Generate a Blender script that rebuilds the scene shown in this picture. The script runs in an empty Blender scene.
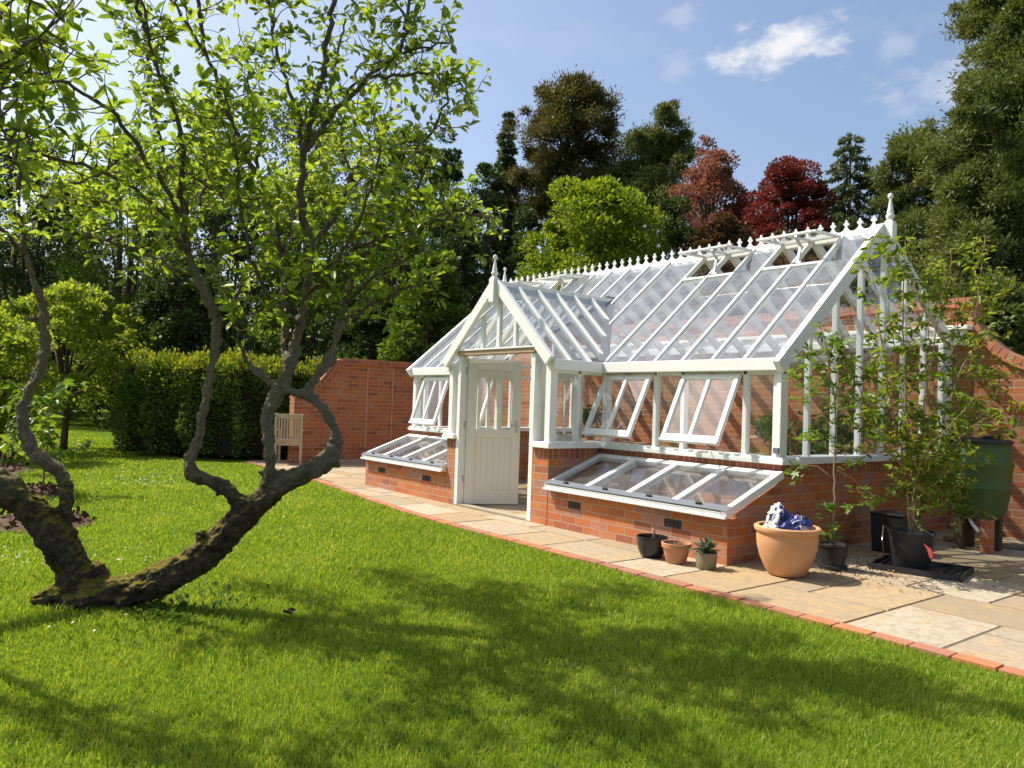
import bpy, bmesh, math, random
import numpy as np
from mathutils import Vector, Matrix, noise
random.seed(7)
rng = np.random.default_rng(7)
R_ = math.radians
scene = bpy.context.scene
COL = scene.collection

# ------------------------------------------------------------------ camera (solved from the photograph)
CAM = np.array([6.489, -6.421, 1.341])
CF = np.array([-0.78758, 0.61570, 0.02488]); CR = np.array([0.61621, 0.78683, 0.03442]); CU = np.array([-0.00162, -0.04244, 0.99910])
FPX = 773.17
def at(u, v, t):
    """point at depth t (metres) seen at pixel u, v"""
    return CAM + t*(CF + CR*(u-512)/FPX - CU*(v-384)/FPX)
def ground_at(u, dist, z=0.0):
    d = CF + CR*(u-512)/FPX; d = d[:2]/np.hypot(d[0], d[1])
    p = CAM[:2] + d*dist
    return (p[0], p[1], z)
cd = bpy.data.cameras.new('camera'); cam = bpy.data.objects.new('camera', cd); COL.objects.link(cam)
cd.sensor_width = 36; cd.lens = 36*FPX/1024; cd.clip_start = 0.05; cd.clip_end = 2000
M = Matrix(((CR[0], CU[0], -CF[0], CAM[0]), (CR[1], CU[1], -CF[1], CAM[1]), (CR[2], CU[2], -CF[2], CAM[2]), (0, 0, 0, 1)))
cam.matrix_world = M
scene.camera = cam

# ------------------------------------------------------------------ light
SUN_EL, SUN_AZ = R_(52), R_(31)      # light travels towards (+cos, +sin)
ld = bpy.data.lights.new('sun', 'SUN'); ld.energy = 5.0; ld.angle = R_(0.53); ld.color = (1.0, 0.94, 0.84)
sun = bpy.data.objects.new('sun', ld); COL.objects.link(sun)
sdir = Vector((math.cos(SUN_AZ)*math.cos(SUN_EL), math.sin(SUN_AZ)*math.cos(SUN_EL), -math.sin(SUN_EL)))
sun.rotation_euler = sdir.to_track_quat('-Z', 'Y').to_euler()
sun.location = (-8, -8, 20)
scene.view_settings.view_transform = 'Standard'
try: scene.view_settings.look = 'None'
except Exception: pass
scene.view_settings.exposure = 0.56
scene.view_settings.gamma = 1.0
scene.cycles.max_bounces = 10
scene.cycles.transparent_max_bounces = 24
scene.cycles.diffuse_bounces = 4
scene.cycles.glossy_bounces = 4
scene.cycles.transmission_bounces = 8
scene.cycles.use_denoising = True
scene.cycles.sample_clamp_indirect = 6

w = bpy.data.worlds.new('World'); scene.world = w; w.use_nodes = True
nt = w.node_tree
bg = nt.nodes['Background']
sky = nt.nodes.new('ShaderNodeTexSky'); sky.sky_type = 'NISHITA'; sky.sun_disc = False
sky.sun_elevation = SUN_EL; sky.sun_rotation = math.atan2(-math.cos(SUN_AZ), -math.sin(SUN_AZ))
sky.air_density = 1.0; sky.dust_density = 3.0; sky.ozone_density = 1.2
bg.inputs['Strength'].default_value = 0.13
tc = nt.nodes.new('ShaderNodeTexCoord')
def wm(op, a, b=None, c=None):
    n = nt.nodes.new('ShaderNodeMath'); n.operation = op
    for i, x in enumerate((a, b, c)):
        if x is None: continue
        if isinstance(x, (int, float)): n.inputs[i].default_value = x
        else: nt.links.new(x, n.inputs[i])
    return n.outputs[0]
def wdot(vec):
    n = nt.nodes.new('ShaderNodeVectorMath'); n.operation = 'DOT_PRODUCT'
    nt.links.new(tc.outputs['Generated'], n.inputs[0]); n.inputs[1].default_value = tuple(vec)
    return n.outputs['Value']
cn = nt.nodes.new('ShaderNodeTexNoise'); cn.inputs['Scale'].default_value = 24; cn.inputs['Detail'].default_value = 8; cn.inputs['Roughness'].default_value = 0.6
mp = nt.nodes.new('ShaderNodeMapping'); mp.inputs['Scale'].default_value = (1, 1, 2.2)
nt.links.new(tc.outputs['Generated'], mp.inputs['Vector']); nt.links.new(mp.outputs[0], cn.inputs['Vector'])
mask = None
for (u, v, ra, rb, s) in ((778, 48, 74, 25, 0.8), (800, 38, 46, 22, 0.6), (893, 44, 22, 22, 0.2), (682, 14, 26, 16, 0.18), (676, 68, 22, 15, 0.15), (955, 85, 70, 30, 0.3), (560, 40, 180, 26, 0.04), (880, 25, 100, 20, 0.06)):
    d = at(u, v, 1) - CAM; d /= np.linalg.norm(d)
    r = np.cross(d, (0, 0, 1)); r /= np.linalg.norm(r); up = np.cross(r, d)
    a = wm('MULTIPLY', wdot(r), FPX/ra); b = wm('MULTIPLY', wdot(up), FPX/rb)
    e = wm('SUBTRACT', 1.0, wm('SQRT', wm('ADD', wm('MULTIPLY', a, a), wm('MULTIPLY', b, b))))
    e = wm('MULTIPLY', wm('GREATER_THAN', wdot(d), 0.5), e)
    e = wm('ADD', e, wm('MULTIPLY', wm('SUBTRACT', cn.outputs['Fac'], 0.5), 2.4))
    n = nt.nodes.new('ShaderNodeMapRange'); n.interpolation_type = 'SMOOTHSTEP'
    nt.links.new(e, n.inputs['Value']); n.inputs['From Min'].default_value = 0.02; n.inputs['From Max'].default_value = 1.0
    n.inputs['To Max'].default_value = s
    mask = n.outputs[0] if mask is None else wm('MAXIMUM', mask, n.outputs[0])
mix = nt.nodes.new('ShaderNodeMix'); mix.data_type = 'RGBA'
nt.links.new(mask, mix.inputs['Factor']); nt.links.new(sky.outputs[0], mix.inputs['A']); mix.inputs['B'].default_value = (5.6, 5.5, 5.4, 1)
nt.links.new(mix.outputs['Result'], bg.inputs['Color'])

# ------------------------------------------------------------------ materials
class NT:
    def __init__(s, name):
        s.m = bpy.data.materials.new(name); s.m.use_nodes = True; s.t = s.m.node_tree; s.t.nodes.clear()
        s.out = s.n('ShaderNodeOutputMaterial')
    def n(s, typ, **kw):
        x = s.t.nodes.new(typ)
        for k, v in kw.items(): setattr(x, k, v)
        return x
    def l(s, a, b): s.t.links.new(a, b)
    def setv(s, sock, v):
        if hasattr(v, 'links') or isinstance(v, bpy.types.NodeSocket): s.l(v, sock)
        elif isinstance(v, tuple) and len(v) == 3: sock.default_value = (*v, 1)
        else: sock.default_value = v
    def noise(s, scale, detail=4, rough=0.55, vec=None, dist=0.0):
        x = s.n('ShaderNodeTexNoise'); x.inputs['Scale'].default_value = scale; x.inputs['Detail'].default_value = detail
        x.inputs['Roughness'].default_value = rough; x.inputs['Distortion'].default_value = dist
        if vec is not None: s.l(vec, x.inputs['Vector'])
        return x.outputs['Fac']
    def ramp(s, fac, stops, const=False):
        x = s.n('ShaderNodeValToRGB')
        if const: x.color_ramp.interpolation = 'CONSTANT'
        el = x.color_ramp.elements
        while len(el) < len(stops): el.new(0.5)
        for e, (p, c) in zip(el, stops): e.position = p; e.color = (*c, 1)
        s.l(fac, x.inputs['Fac']); return x.outputs['Color']
    def mix(s, f, a, b, mode='MIX'):
        x = s.n('ShaderNodeMix', data_type='RGBA', blend_type=mode)
        s.setv(x.inputs['Factor'], f); s.setv(x.inputs['A'], a); s.setv(x.inputs['B'], b); return x.outputs['Result']
    def math(s, op, a, b=0.0):
        x = s.n('ShaderNodeMath', operation=op); s.setv(x.inputs[0], a); s.setv(x.inputs[1], b); return x.outputs[0]
    def obj(s): return s.n('ShaderNodeTexCoord').outputs['Object']
    def pos(s): return s.n('ShaderNodeNewGeometry').outputs['Position']
    def rpi(s): return s.n('ShaderNodeNewGeometry').outputs['Random Per Island']
    def bump(s, h, strength=0.3, dist=0.01):
        x = s.n('ShaderNodeBump'); x.inputs['Strength'].default_value = strength; x.inputs['Distance'].default_value = dist
        s.l(h, x.inputs['Height']); return x.outputs['Normal']
    def princ(s, col, rough=0.6, spec=0.4, metal=0.0, normal=None):
        p = s.n('ShaderNodeBsdfPrincipled'); s.setv(p.inputs['Base Color'], col); s.setv(p.inputs['Roughness'], rough)
        p.inputs['Specular IOR Level'].default_value = spec; p.inputs['Metallic'].default_value = metal
        if normal is not None: s.l(normal, p.inputs['Normal'])
        return p.outputs[0]
    def done(s, sh): s.l(sh, s.out.inputs['Surface']); return s.m

def paint_mat(name, col, rough=0.42):
    k = NT(name); v = k.pos()
    a = k.noise(3.0, 5, 0.6, v); b = k.noise(40, 3, 0.6, v)
    c = k.mix(k.math('MULTIPLY', a, 0.55), col, tuple(x*0.8*y for x, y in zip(col, (1, .985, .95))))
    return k.done(k.princ(c, rough, 0.4, normal=k.bump(b, 0.08, 0.004)))
def simple_mat(name, col, rough=0.6, spec=0.4, metal=0.0, var=0.25, scale=8.0, bump=0.15):
    k = NT(name); v = k.obj(); a = k.noise(scale, 6, 0.6, v)
    c = k.mix(a, tuple(x*(1-var) for x in col), tuple(min(1, x*(1+var)) for x in col))
    return k.done(k.princ(c, rough, spec, metal, k.bump(k.noise(scale*6, 4, .6, v), bump, 0.006)))
def brick_mat(name, bw, bh, stops, mortar=(.46, .34, .23), off=.5, ms=.0055, dark=0.0):
    k = NT(name); uv = k.n('ShaderNodeUVMap').outputs[0]
    wob = k.noise(3, 2, .5, uv)
    b = k.n('ShaderNodeTexBrick'); b.offset = off; b.inputs['Scale'].default_value = 1; b.inputs['Brick Width'].default_value = bw
    b.inputs['Row Height'].default_value = bh; b.inputs['Mortar Size'].default_value = ms; b.inputs['Mortar Smooth'].default_value = .25
    b.inputs['Color1'].default_value = (0, 0, 0, 1); b.inputs['Color2'].default_value = (1, 1, 1, 1); b.inputs['Mortar'].default_value = (.5, .5, .5, 1)
    wv = k.n('ShaderNodeTexNoise'); wv.inputs['Scale'].default_value = 7; wv.inputs['Detail'].default_value = 5; k.l(uv, wv.inputs['Vector'])
    sub_ = k.n('ShaderNodeVectorMath', operation='SUBTRACT'); k.l(wv.outputs['Color'], sub_.inputs[0]); sub_.inputs[1].default_value = (.5, .5, .5)
    scl = k.n('ShaderNodeVectorMath', operation='SCALE'); k.l(sub_.outputs[0], scl.inputs[0]); scl.inputs['Scale'].default_value = .014
    addv = k.n('ShaderNodeVectorMath', operation='ADD'); k.l(uv, addv.inputs[0]); k.l(scl.outputs[0], addv.inputs[1]); k.l(addv.outputs[0], b.inputs['Vector'])
    c = k.ramp(b.outputs['Color'], stops)
    n1 = k.noise(18, 6, .65, uv); n2 = k.noise(1.1, 4, .6, uv); n3 = k.noise(90, 3, .6, uv)
    c = k.mix(k.math('MULTIPLY', n1, .4), c, (.40, .19, .11))
    c = k.mix(k.ramp(n2, [(.52, (0, 0, 0)), (.75, (.3, .3, .3))]), c, (.20, .10, .07))
    c = k.mix(k.ramp(n3, [(.62, (0, 0, 0)), (.75, (.3, .3, .3))]), c, (.5, .36, .26))
    st_ = k.ramp(k.noise(2.2, 5, .7, uv, .8), [(.55, (0, 0, 0)), (.78, (.45, .45, .45))]); c = k.mix(st_, c, (.50, .36, .26))
    mc = k.mix(n1, tuple(x*.7 for x in mortar), mortar)
    c = k.mix(b.outputs['Fac'], c, mc)
    h = k.math('SUBTRACT', k.math('MULTIPLY', n1, .5), b.outputs['Fac'])
    return k.done(k.princ(c, .85, .25, normal=k.bump(h, .7, .006)))
def leaf_mat(name, stops, transl=.4, tcol=None, rough=.45, spec=.35, big=.6):
    k = NT(name); r = k.rpi()
    n = k.noise(big, 3, .6, k.pos())
    f = k.math('ADD', k.math('MULTIPLY', r, .6), k.math('MULTIPLY', k.math('SUBTRACT', n, .3), 1.0))
    c = k.ramp(f, stops)
    p = k.princ(c, rough, spec)
    t = k.n('ShaderNodeBsdfTranslucent')
    tc_ = k.mix(1.0, c, tcol or (1.5, 1.5, .6), 'MULTIPLY')
    k.l(tc_, t.inputs['Color'])
    m = k.n('ShaderNodeMixShader'); m.inputs[0].default_value = transl; k.l(p, m.inputs[1]); k.l(t.outputs[0], m.inputs[2])
    return k.done(m.outputs[0])
def glass_mat(name, dust_haze=.06, tint=(.93, .96, .95), base=.12):
    k = NT(name)
    g = k.n('ShaderNodeBsdfGlossy'); g.inputs['Roughness'].default_value = .02
    wav = k.bump(k.noise(5, 2, .5, k.pos()), .03, .02); k.l(wav, g.inputs['Normal'])
    t = k.n('ShaderNodeBsdfTransparent'); t.inputs['Color'].default_value = (*tint, 1)
    ge = k.n('ShaderNodeNewGeometry'); dt = k.n('ShaderNodeVectorMath', operation='DOT_PRODUCT'); k.l(ge.outputs['Normal'], dt.inputs[0]); k.l(ge.outputs['Incoming'], dt.inputs[1])
    fr = k.math('ADD', k.math('MULTIPLY', k.math('POWER', k.math('SUBTRACT', 1.0, k.math('ABSOLUTE', dt.outputs['Value'])), 4.0), .78), base)
    m = k.n('ShaderNodeMixShader'); k.l(fr, m.inputs[0]); k.l(t.outputs[0], m.inputs[1]); k.l(g.outputs[0], m.inputs[2])
    d = k.n('ShaderNodeBsdfDiffuse'); d.inputs['Color'].default_value = (.70, .74, .77, 1)  # bluish layer: dust together with sky haze put into the colour
    m2 = k.n('ShaderNodeMixShader'); k.l(k.math('MULTIPLY', k.noise(4, 5, .65, k.pos()), dust_haze*2), m2.inputs[0])
    k.l(m.outputs[0], m2.inputs[1]); k.l(d.outputs[0], m2.inputs[2])
    return k.done(m2.outputs[0])

WHITE = paint_mat('white_paint', (.80, .80, .775))
SHADED_DOORP = paint_mat('shaded_door_paint', (.74, .70, .63), .5)  # white door toned greyer, the shade on the open leaf is in the colour
GLASS = glass_mat('window_glass', .012)
ROOFGLASS = glass_mat('roof_glass', .13, (.76, .81, .84), .16)
FRAMEGLASS = glass_mat('cold_frame_glass', .06)
LEAD = simple_mat('lead', (.13, .145, .165), .6, .4, .0, .2, 10)
STEEL = simple_mat('steel', (.45, .45, .44), .35, .5, .8, .1, 20)
BAREWOOD = simple_mat('bare_oak', (.42, .30, .19), .7, .3, 0, .25, 14)
BSTOPS = [(0, (0.224, 0.077, 0.057)), (.15, (0.430, 0.116, 0.032)), (.35, (0.482, 0.143, 0.037)), (.5, (0.516, 0.178, 0.057)), (.62, (0.396, 0.170, 0.098)), (.75, (0.456, 0.131, 0.041)), (.88, (0.310, 0.155, 0.123)), (1, (0.430, 0.209, 0.147))]
BRICK = brick_mat('red_brick', .235, .082, BSTOPS)
SOLDIER = brick_mat('soldier_brick', .082, .5, [(0, (.22, .06, .04)), (.5, (.30, .08, .04)), (1, (.38, .11, .05))], off=0, ms=.006)
WALLBRICK = brick_mat('garden_wall_brick', .235, .082, [(0, (0.173, 0.058, 0.036)), (.3, (0.331, 0.101, 0.032)), (.65, (0.389, 0.130, 0.043)), (.85, (0.302, 0.122, 0.065)), (1, (0.360, 0.166, 0.086))])
COPING = simple_mat('coping_brick', (.46, .17, .09), .85, .2, 0, .35, 9)
def slab_mat():
    k = NT('sandstone_slab'); r = k.rpi(); v = k.pos()
    c = k.ramp(r, [(0, (0.288, 0.232, 0.152)), (.16, (0.376, 0.312, 0.216)), (.3, (0.432, 0.376, 0.288)), (.44, (0.320, 0.256, 0.184)), (.58, (0.368, 0.264, 0.136)), (.7, (0.440, 0.392, 0.304)), (.84, (0.336, 0.232, 0.112)), (1, (0.384, 0.320, 0.248))])
    n1 = k.noise(2.5, 7, .7, v, 1.2); n2 = k.noise(16, 8, .75, v, .6)
    c = k.mix(k.ramp(n1, [(.5, (0, 0, 0)), (.68, (.6, .6, .6))]), c, (.46, .29, .11))
    c = k.mix(k.ramp(n2, [(.36, (.8, .8, .8)), (.56, (0, 0, 0))]), c, (.25, .195, .125))
    c = k.mix(k.ramp(k.noise(1.3, 5, .7, v), [(.5, (0, 0, 0)), (.7, (.4, .4, .4))]), c, (.27, .21, .15))
    return k.done(k.princ(c, .85, .25, normal=k.bump(n2, .35, .01)))
SLAB = slab_mat()
JOINT = simple_mat('sandy_joint', (.19, .145, .09), .95, .1, 0, .3, 20)
def edge_mat():
    k = NT('edging_brick'); v = k.pos()
    c = k.ramp(k.rpi(), [(0, (.24, .11, .085)), (.3, (.36, .14, .08)), (.5, (.46, .16, .07)), (.7, (.30, .14, .10)), (.85, (.52, .17, .07)), (1, (.38, .2, .14))])
    c = k.mix(k.math('MULTIPLY', k.noise(30, 5, .65, v), .5), c, (.28, .17, .11))
    return k.done(k.princ(c, .85, .2, normal=k.bump(k.noise(60, 4, .6, v), .3, .006)))
EDGEB = edge_mat()
def lawn_mat():
    k = NT('lawn_turf'); v = k.pos()
    c = k.ramp(k.noise(.5, 6, .65, v), [(.3, (.08, .14, .014)), (.5, (.13, .20, .018)), (.7, (.17, .23, .025))])
    c = k.mix(k.ramp(k.noise(26, 6, .75, v), [(.35, (.6, .6, .6)), (.65, (0, 0, 0))]), c, (.028, .05, .010))
    return k.done(k.princ(c, 1.0, .0, normal=k.bump(k.noise(60, 5, .7, v), .8, .03)))
LAWN = lawn_mat()
def blade_mat():
    k = NT('grass_blades'); v = k.pos(); r = k.rpi()
    f = k.math('ADD', k.math('MULTIPLY', r, .5), k.math('MULTIPLY', k.noise(1.0, 6, .7, v), .7))
    c = k.ramp(f, [(.2, (.095, .175, .016)), (.42, (.165, .265, .022)), (.62, (.245, .34, .032)), (.82, (.335, .395, .055)), (.97, (.44, .40, .14))])
    p = k.princ(c, .5, .3); t = k.n('ShaderNodeBsdfTranslucent'); k.l(k.mix(1.0, c, (1.5, 1.45, .7), 'MULTIPLY'), t.inputs['Color'])
    m = k.n('ShaderNodeMixShader'); m.inputs[0].default_value = .45; k.l(p, m.inputs[1]); k.l(t.outputs[0], m.inputs[2])
    return k.done(m.outputs[0])
BLADE = blade_mat()
SOIL = simple_mat('bed_soil', (.10, .062, .042), .95, .1, 0, .5, 14, .9)
def bark_mat(name, c0, c1, moss=(.16, .15, .02), mossy=.0):
    k = NT(name); v = k.obj()
    n = k.noise(9, 8, .7, v, 1.5); n2 = k.noise(40, 6, .7, v)
    c = k.mix(k.ramp(n, [(.35, (0, 0, 0)), (.65, (1, 1, 1))]), c0, c1)
    c = k.mix(k.ramp(n2, [(.55, (0, 0, 0)), (.7, (.5, .5, .5))]), c, tuple(x*1.9 for x in c1))
    if mossy:
        sep = k.n('ShaderNodeSeparateXYZ'); k.l(k.n('ShaderNodeNewGeometry').outputs['Normal'], sep.inputs[0])
        sp = k.n('ShaderNodeSeparateXYZ'); k.l(k.pos(), sp.inputs[0])
        f = k.math('ADD', sep.outputs['Z'], k.math('SUBTRACT', k.noise(6, 6, .7, v), .5))
        lowz = k.ramp(k.math('MULTIPLY', sp.outputs['Z'], .5), [(.35, (1, 1, 1)), (.7, (.0, .0, .0))])
        f = k.math('MULTIPLY', k.ramp(f, [(.25, (0, 0, 0)), (.7, (1, 1, 1))]), lowz)
        c = k.mix(k.math('MULTIPLY', f, mossy), c, k.ramp(n2, [(.3, (.09, .085, .012)), (.7, moss)]))
    if mossy:   # younger, smoother wood higher up is paler
        young = k.ramp(k.math('MULTIPLY', k.math('ADD', sp.outputs['Z'], k.math('MULTIPLY', n, .3)), .5), [(.40, (0, 0, 0)), (.58, (.85, .85, .85))])
        c = k.mix(young, c, k.mix(n2, (.11, .088, .065), (.27, .22, .165)))
    h = k.math('ADD', n, k.math('MULTIPLY', n2, .5))
    return k.done(k.princ(c, .9, .15, normal=k.bump(h, .9, .02)))
APPLEBARK = bark_mat('old_fruit_bark', (.022, .016, .012), (.095, .070, .048), moss=(.22, .165, .02), mossy=.95)
TWIG = bark_mat('twig_bark', (.07, .055, .04), (.16, .13, .10))
FARBARK = bark_mat('far_bark', (.06, .045, .035), (.16, .115, .08))
STEM = simple_mat('shrub_stem', (.27, .19, .11), .8, .2, 0, .3, 12)
APPLELEAF = leaf_mat('fruit_leaf', [(0, (.065, .12, .016)), (.3, (.13, .205, .025)), (.6, (.22, .30, .045)), (1, (.36, .41, .11))], .54, (1.55, 1.5, .55), .4, .45)
TERRA = simple_mat('terracotta', (.54, .285, .135), .8, .25, 0, .26, 5)
TERRA2 = simple_mat('old_terracotta', (.46, .22, .12), .85, .2, 0, .22, 10)
BLACKGLAZE = simple_mat('black_glaze', (.016, .015, .015), .22, .5, 0, .2, 6)
OLIVEGLAZE = simple_mat('olive_glaze', (.20, .18, .11), .4, .5, 0, .25, 8)
BLACKPLASTIC = simple_mat('black_plastic', (.022, .022, .023), .5, .4, 0, .2, 9)
GREENPLASTIC = simple_mat('green_plastic', (.065, .115, .035), .62, .25, 0, .16, 6)
COMPOST = simple_mat('compost', (.06, .04, .028), .95, .1, 0, .5, 30, .8)
TEAK = simple_mat('weathered_teak', (.46, .37, .25), .75, .2, 0, .2, 18)
TIMBER = simple_mat('bench_timber', (.30, .21, .13), .75, .2, 0, .25, 14)
SHADETIMBER = simple_mat('shaded_timber', (.10, .065, .04), .8, .2, 0, .3, 12)  # timber darkened, the shade under the water butt is in the colour
VENT = simple_mat('airbrick', (.03, .026, .024), .7, .3, 0, .3, 20)
REDTAG = simple_mat('red_tag', (.5, .05, .05), .6)
KERB = simple_mat('kerb_stone', (.33, .28, .21), .9, .2, 0, .25, 9)

# ------------------------------------------------------------------ mesh helpers
class MB:
    def __init__(s): s.v = []; s.f = []; s.mi = []
    def add(s, vs, fs, mi=0):
        o = len(s.v); s.v += [tuple(map(float, p)) for p in vs]; s.f += [tuple(i+o for i in f) for f in fs]; s.mi += [mi]*len(fs)
    def box(s, a, b, mi=0):
        x0, y0, z0 = a; x1, y1, z1 = b
        x0, x1 = min(x0, x1), max(x0, x1); y0, y1 = min(y0, y1), max(y0, y1); z0, z1 = min(z0, z1), max(z0, z1)
        s.add([(x0, y0, z0), (x1, y0, z0), (x1, y1, z0), (x0, y1, z0), (x0, y0, z1), (x1, y0, z1), (x1, y1, z1), (x0, y1, z1)],
              [(0, 3, 2, 1), (4, 5, 6, 7), (0, 1, 5, 4), (1, 2, 6, 5), (2, 3, 7, 6), (3, 0, 4, 7)], mi)
    def bar(s, a, b, wd, ht, up=(0, 0, 1), mi=0):
        """rectangular bar a->b, ht along up"""
        a = Vector(a); b = Vector(b); d = (b-a).normalized(); sx = d.cross(Vector(up)).normalized(); u = sx.cross(d).normalized()
        vs = []
        for p in (a, b):
            for (i, j) in ((-1, -1), (1, -1), (1, 1), (-1, 1)): vs.append(p + sx*(i*wd/2) + u*(j*ht/2))
        s.add(vs, [(0, 1, 2, 3), (7, 6, 5, 4), (0, 4, 5, 1), (1, 5, 6, 2), (2, 6, 7, 3), (3, 7, 4, 0)], mi)
    def tube(s, pts, rad, n=8, cap=True, mi=0):
        pts = [Vector(p) for p in pts]
        if isinstance(rad, (int, float)): rad = [rad]*len(pts)
        prev = None; vs = []; fs = []
        for i, p in enumerate(pts):
            d = (pts[min(i+1, len(pts)-1)] - pts[max(i-1, 0)])
            if d.length < 1e-9: d = Vector((0, 0, 1))
            d.normalize()
            if prev is None:
                a = Vector((1, 0, 0)) if abs(d.x) < .9 else Vector((0, 1, 0)); sx = d.cross(a).normalized()
            else: sx = (prev - d*prev.dot(d)).normalized()
            prev = sx; sy = d.cross(sx)
            for k in range(n):
                t = 2*math.pi*k/n; vs.append(p + (sx*math.cos(t) + sy*math.sin(t))*rad[i])
        for i in range(len(pts)-1):
            for k in range(n):
                k2 = (k+1) % n; fs.append((i*n+k, i*n+k2, (i+1)*n+k2, (i+1)*n+k))
        if cap: fs.append(tuple(range(n-1, -1, -1))); fs.append(tuple((len(pts)-1)*n+k for k in range(n)))
        s.add(vs, fs, mi)
    def lathe(s, prof, n=32, c=(0, 0, 0), mi=0, closed=False):
        vs = []; fs = []; m = len(prof)
        for (r, z) in prof:
            for k in range(n):
                t = 2*math.pi*k/n; vs.append((c[0]+r*math.cos(t), c[1]+r*math.sin(t), c[2]+z))
        for i in range(m-1):
            for k in range(n):
                k2 = (k+1) % n; fs.append((i*n+k, i*n+k2, (i+1)*n+k2, (i+1)*n+k))
        if prof[0][0] > 1e-6: fs.append(tuple(range(n-1, -1, -1)))
        if prof[-1][0] > 1e-6: fs.append(tuple((m-1)*n+k for k in range(n)))
        s.add(vs, fs, mi)
    def prism(s, poly, y0, y1, axis='y', mi=0):
        """extrude a 2D polygon (list) along an axis; (a,b) are (x,z) for y, (y,z) for x, (x,y) for z"""
        def P(a, b, c): return {'y': (a, c, b), 'x': (c, a, b), 'z': (a, b, c)}[axis]
        n = len(poly); vs = [P(a, b, y0) for a, b in poly] + [P(a, b, y1) for a, b in poly]
        fs = [tuple(range(n)), tuple(range(2*n-1, n-1, -1))] + [(i, i+n, (i+1) % n+n, (i+1) % n) for i in range(n)]
        s.add(vs, fs, mi)
    def build(s, name, mats, parent=None, smooth=False, uv=False, bevel=0.0, fix=True):
        me = bpy.data.meshes.new(name); me.from_pydata(s.v, [], s.f)
        mats = mats if isinstance(mats, (list, tuple)) else [mats]
        for m in mats: me.materials.append(m)
        if len(mats) > 1: me.polygons.foreach_set('material_index', s.mi)
        if fix:
            bm = bmesh.new(); bm.from_mesh(me); bmesh.ops.recalc_face_normals(bm, faces=bm.faces); bm.to_mesh(me); bm.free()
        if smooth:
            me.polygons.foreach_set('use_smooth', [True]*len(me.polygons))
            if smooth == 'auto':
                try: me.set_sharp_from_angle(angle=R_(40))
                except Exception: pass
        if uv:
            ul = me.uv_layers.new(name='UVMap')
            for p in me.polygons:
                n = p.normal
                for li in p.loop_indices:
                    c = me.vertices[me.loops[li].vertex_index].co
                    if abs(n.z) > .75: q = (c.x, c.y)
                    elif abs(n.y) > abs(n.x): q = (c.x, c.z)
                    else: q = (c.y, c.z)
                    ul.data[li].uv = q
        me.update()
        o = bpy.data.objects.new(name, me); COL.objects.link(o)
        if parent: o.parent = parent
        if bevel:
            b = o.modifiers.new('bevel', 'BEVEL'); b.width = bevel; b.segments = 2; b.limit_method = 'ANGLE'; b.angle_limit = R_(50)
        return o
def npmesh(name, V, polys, mat, parent=None, smooth=False):
    """V (n,3); polys list of int arrays (m,k)"""
    me = bpy.data.meshes.new(name); me.vertices.add(len(V)); me.vertices.foreach_set('co', np.ascontiguousarray(V, dtype=np.float32).ravel())
    loops = np.concatenate([p.ravel() for p in polys]); tot = np.concatenate([np.full(len(p), p.shape[1]) for p in polys])
    me.loops.add(len(loops)); me.loops.foreach_set('vertex_index', loops.astype(np.int32))
    st = np.concatenate(([0], np.cumsum(tot)[:-1]))
    me.polygons.add(len(tot)); me.polygons.foreach_set('loop_start', st.astype(np.int32)); me.polygons.foreach_set('loop_total', tot.astype(np.int32))
    me.update(calc_edges=True); me.validate()
    me.materials.append(mat)
    if smooth: me.polygons.foreach_set('use_smooth', [True]*len(me.polygons))
    o = bpy.data.objects.new(name, me); COL.objects.link(o)
    if parent: o.parent = parent
    return o
def tag(o, label=None, cat=None, group=None, kind=None):
    if label: o['label'] = label
    if cat: o['category'] = cat
    if group: o['group'] = group
    if kind: o['kind'] = kind
    return o
def thing(name, loc, label, cat, group=None, rz=0.0):
    o = bpy.data.objects.new(name, None); COL.objects.link(o); o.location = loc; o.rotation_euler = (0, 0, rz)
    return tag(o, label, cat, group)
def unit(a): return a/np.maximum(np.linalg.norm(a, axis=-1, keepdims=True), 1e-9)
def rnd_dirs(n): return unit(rng.normal(size=(n, 3)))
def leaves_rich(P, D, Nn, L, W, fold=.25, droop=.12):
    """two-halved leaves with a midrib"""
    D = unit(D); S = unit(np.cross(D, Nn)); N2 = np.cross(S, D); L = L[:, None]; W = W[:, None]
    v0 = P
    l1 = P + D*L*.30 - S*W*.42 + N2*W*fold; l2 = P + D*L*.70 - S*W*.40 + N2*(W*fold - L*droop*.5)
    tip = P + D*L - N2*L*droop
    r2 = P + D*L*.70 + S*W*.40 + N2*(W*fold - L*droop*.5); r1 = P + D*L*.30 + S*W*.42 + N2*W*fold
    V = np.stack([v0, l1, l2, tip, r2, r1], 1).reshape(-1, 3)
    b = (np.arange(len(P))*6)[:, None]
    return V, [np.concatenate([b + np.array([[0, 3, 2, 1]]), b + np.array([[0, 5, 4, 3]])])]
def leaves_simple(P, D, Nn, L, W):
    D = unit(D); S = unit(np.cross(D, Nn)); L = L[:, None]; W = W[:, None]
    V = np.stack([P, P + D*L*.5 - S*W*.5, P + D*L, P + D*L*.5 + S*W*.5], 1).reshape(-1, 3)
    b = (np.arange(len(P))*4)[:, None]
    return V, [b + np.array([[0, 3, 2, 1]])]

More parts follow.
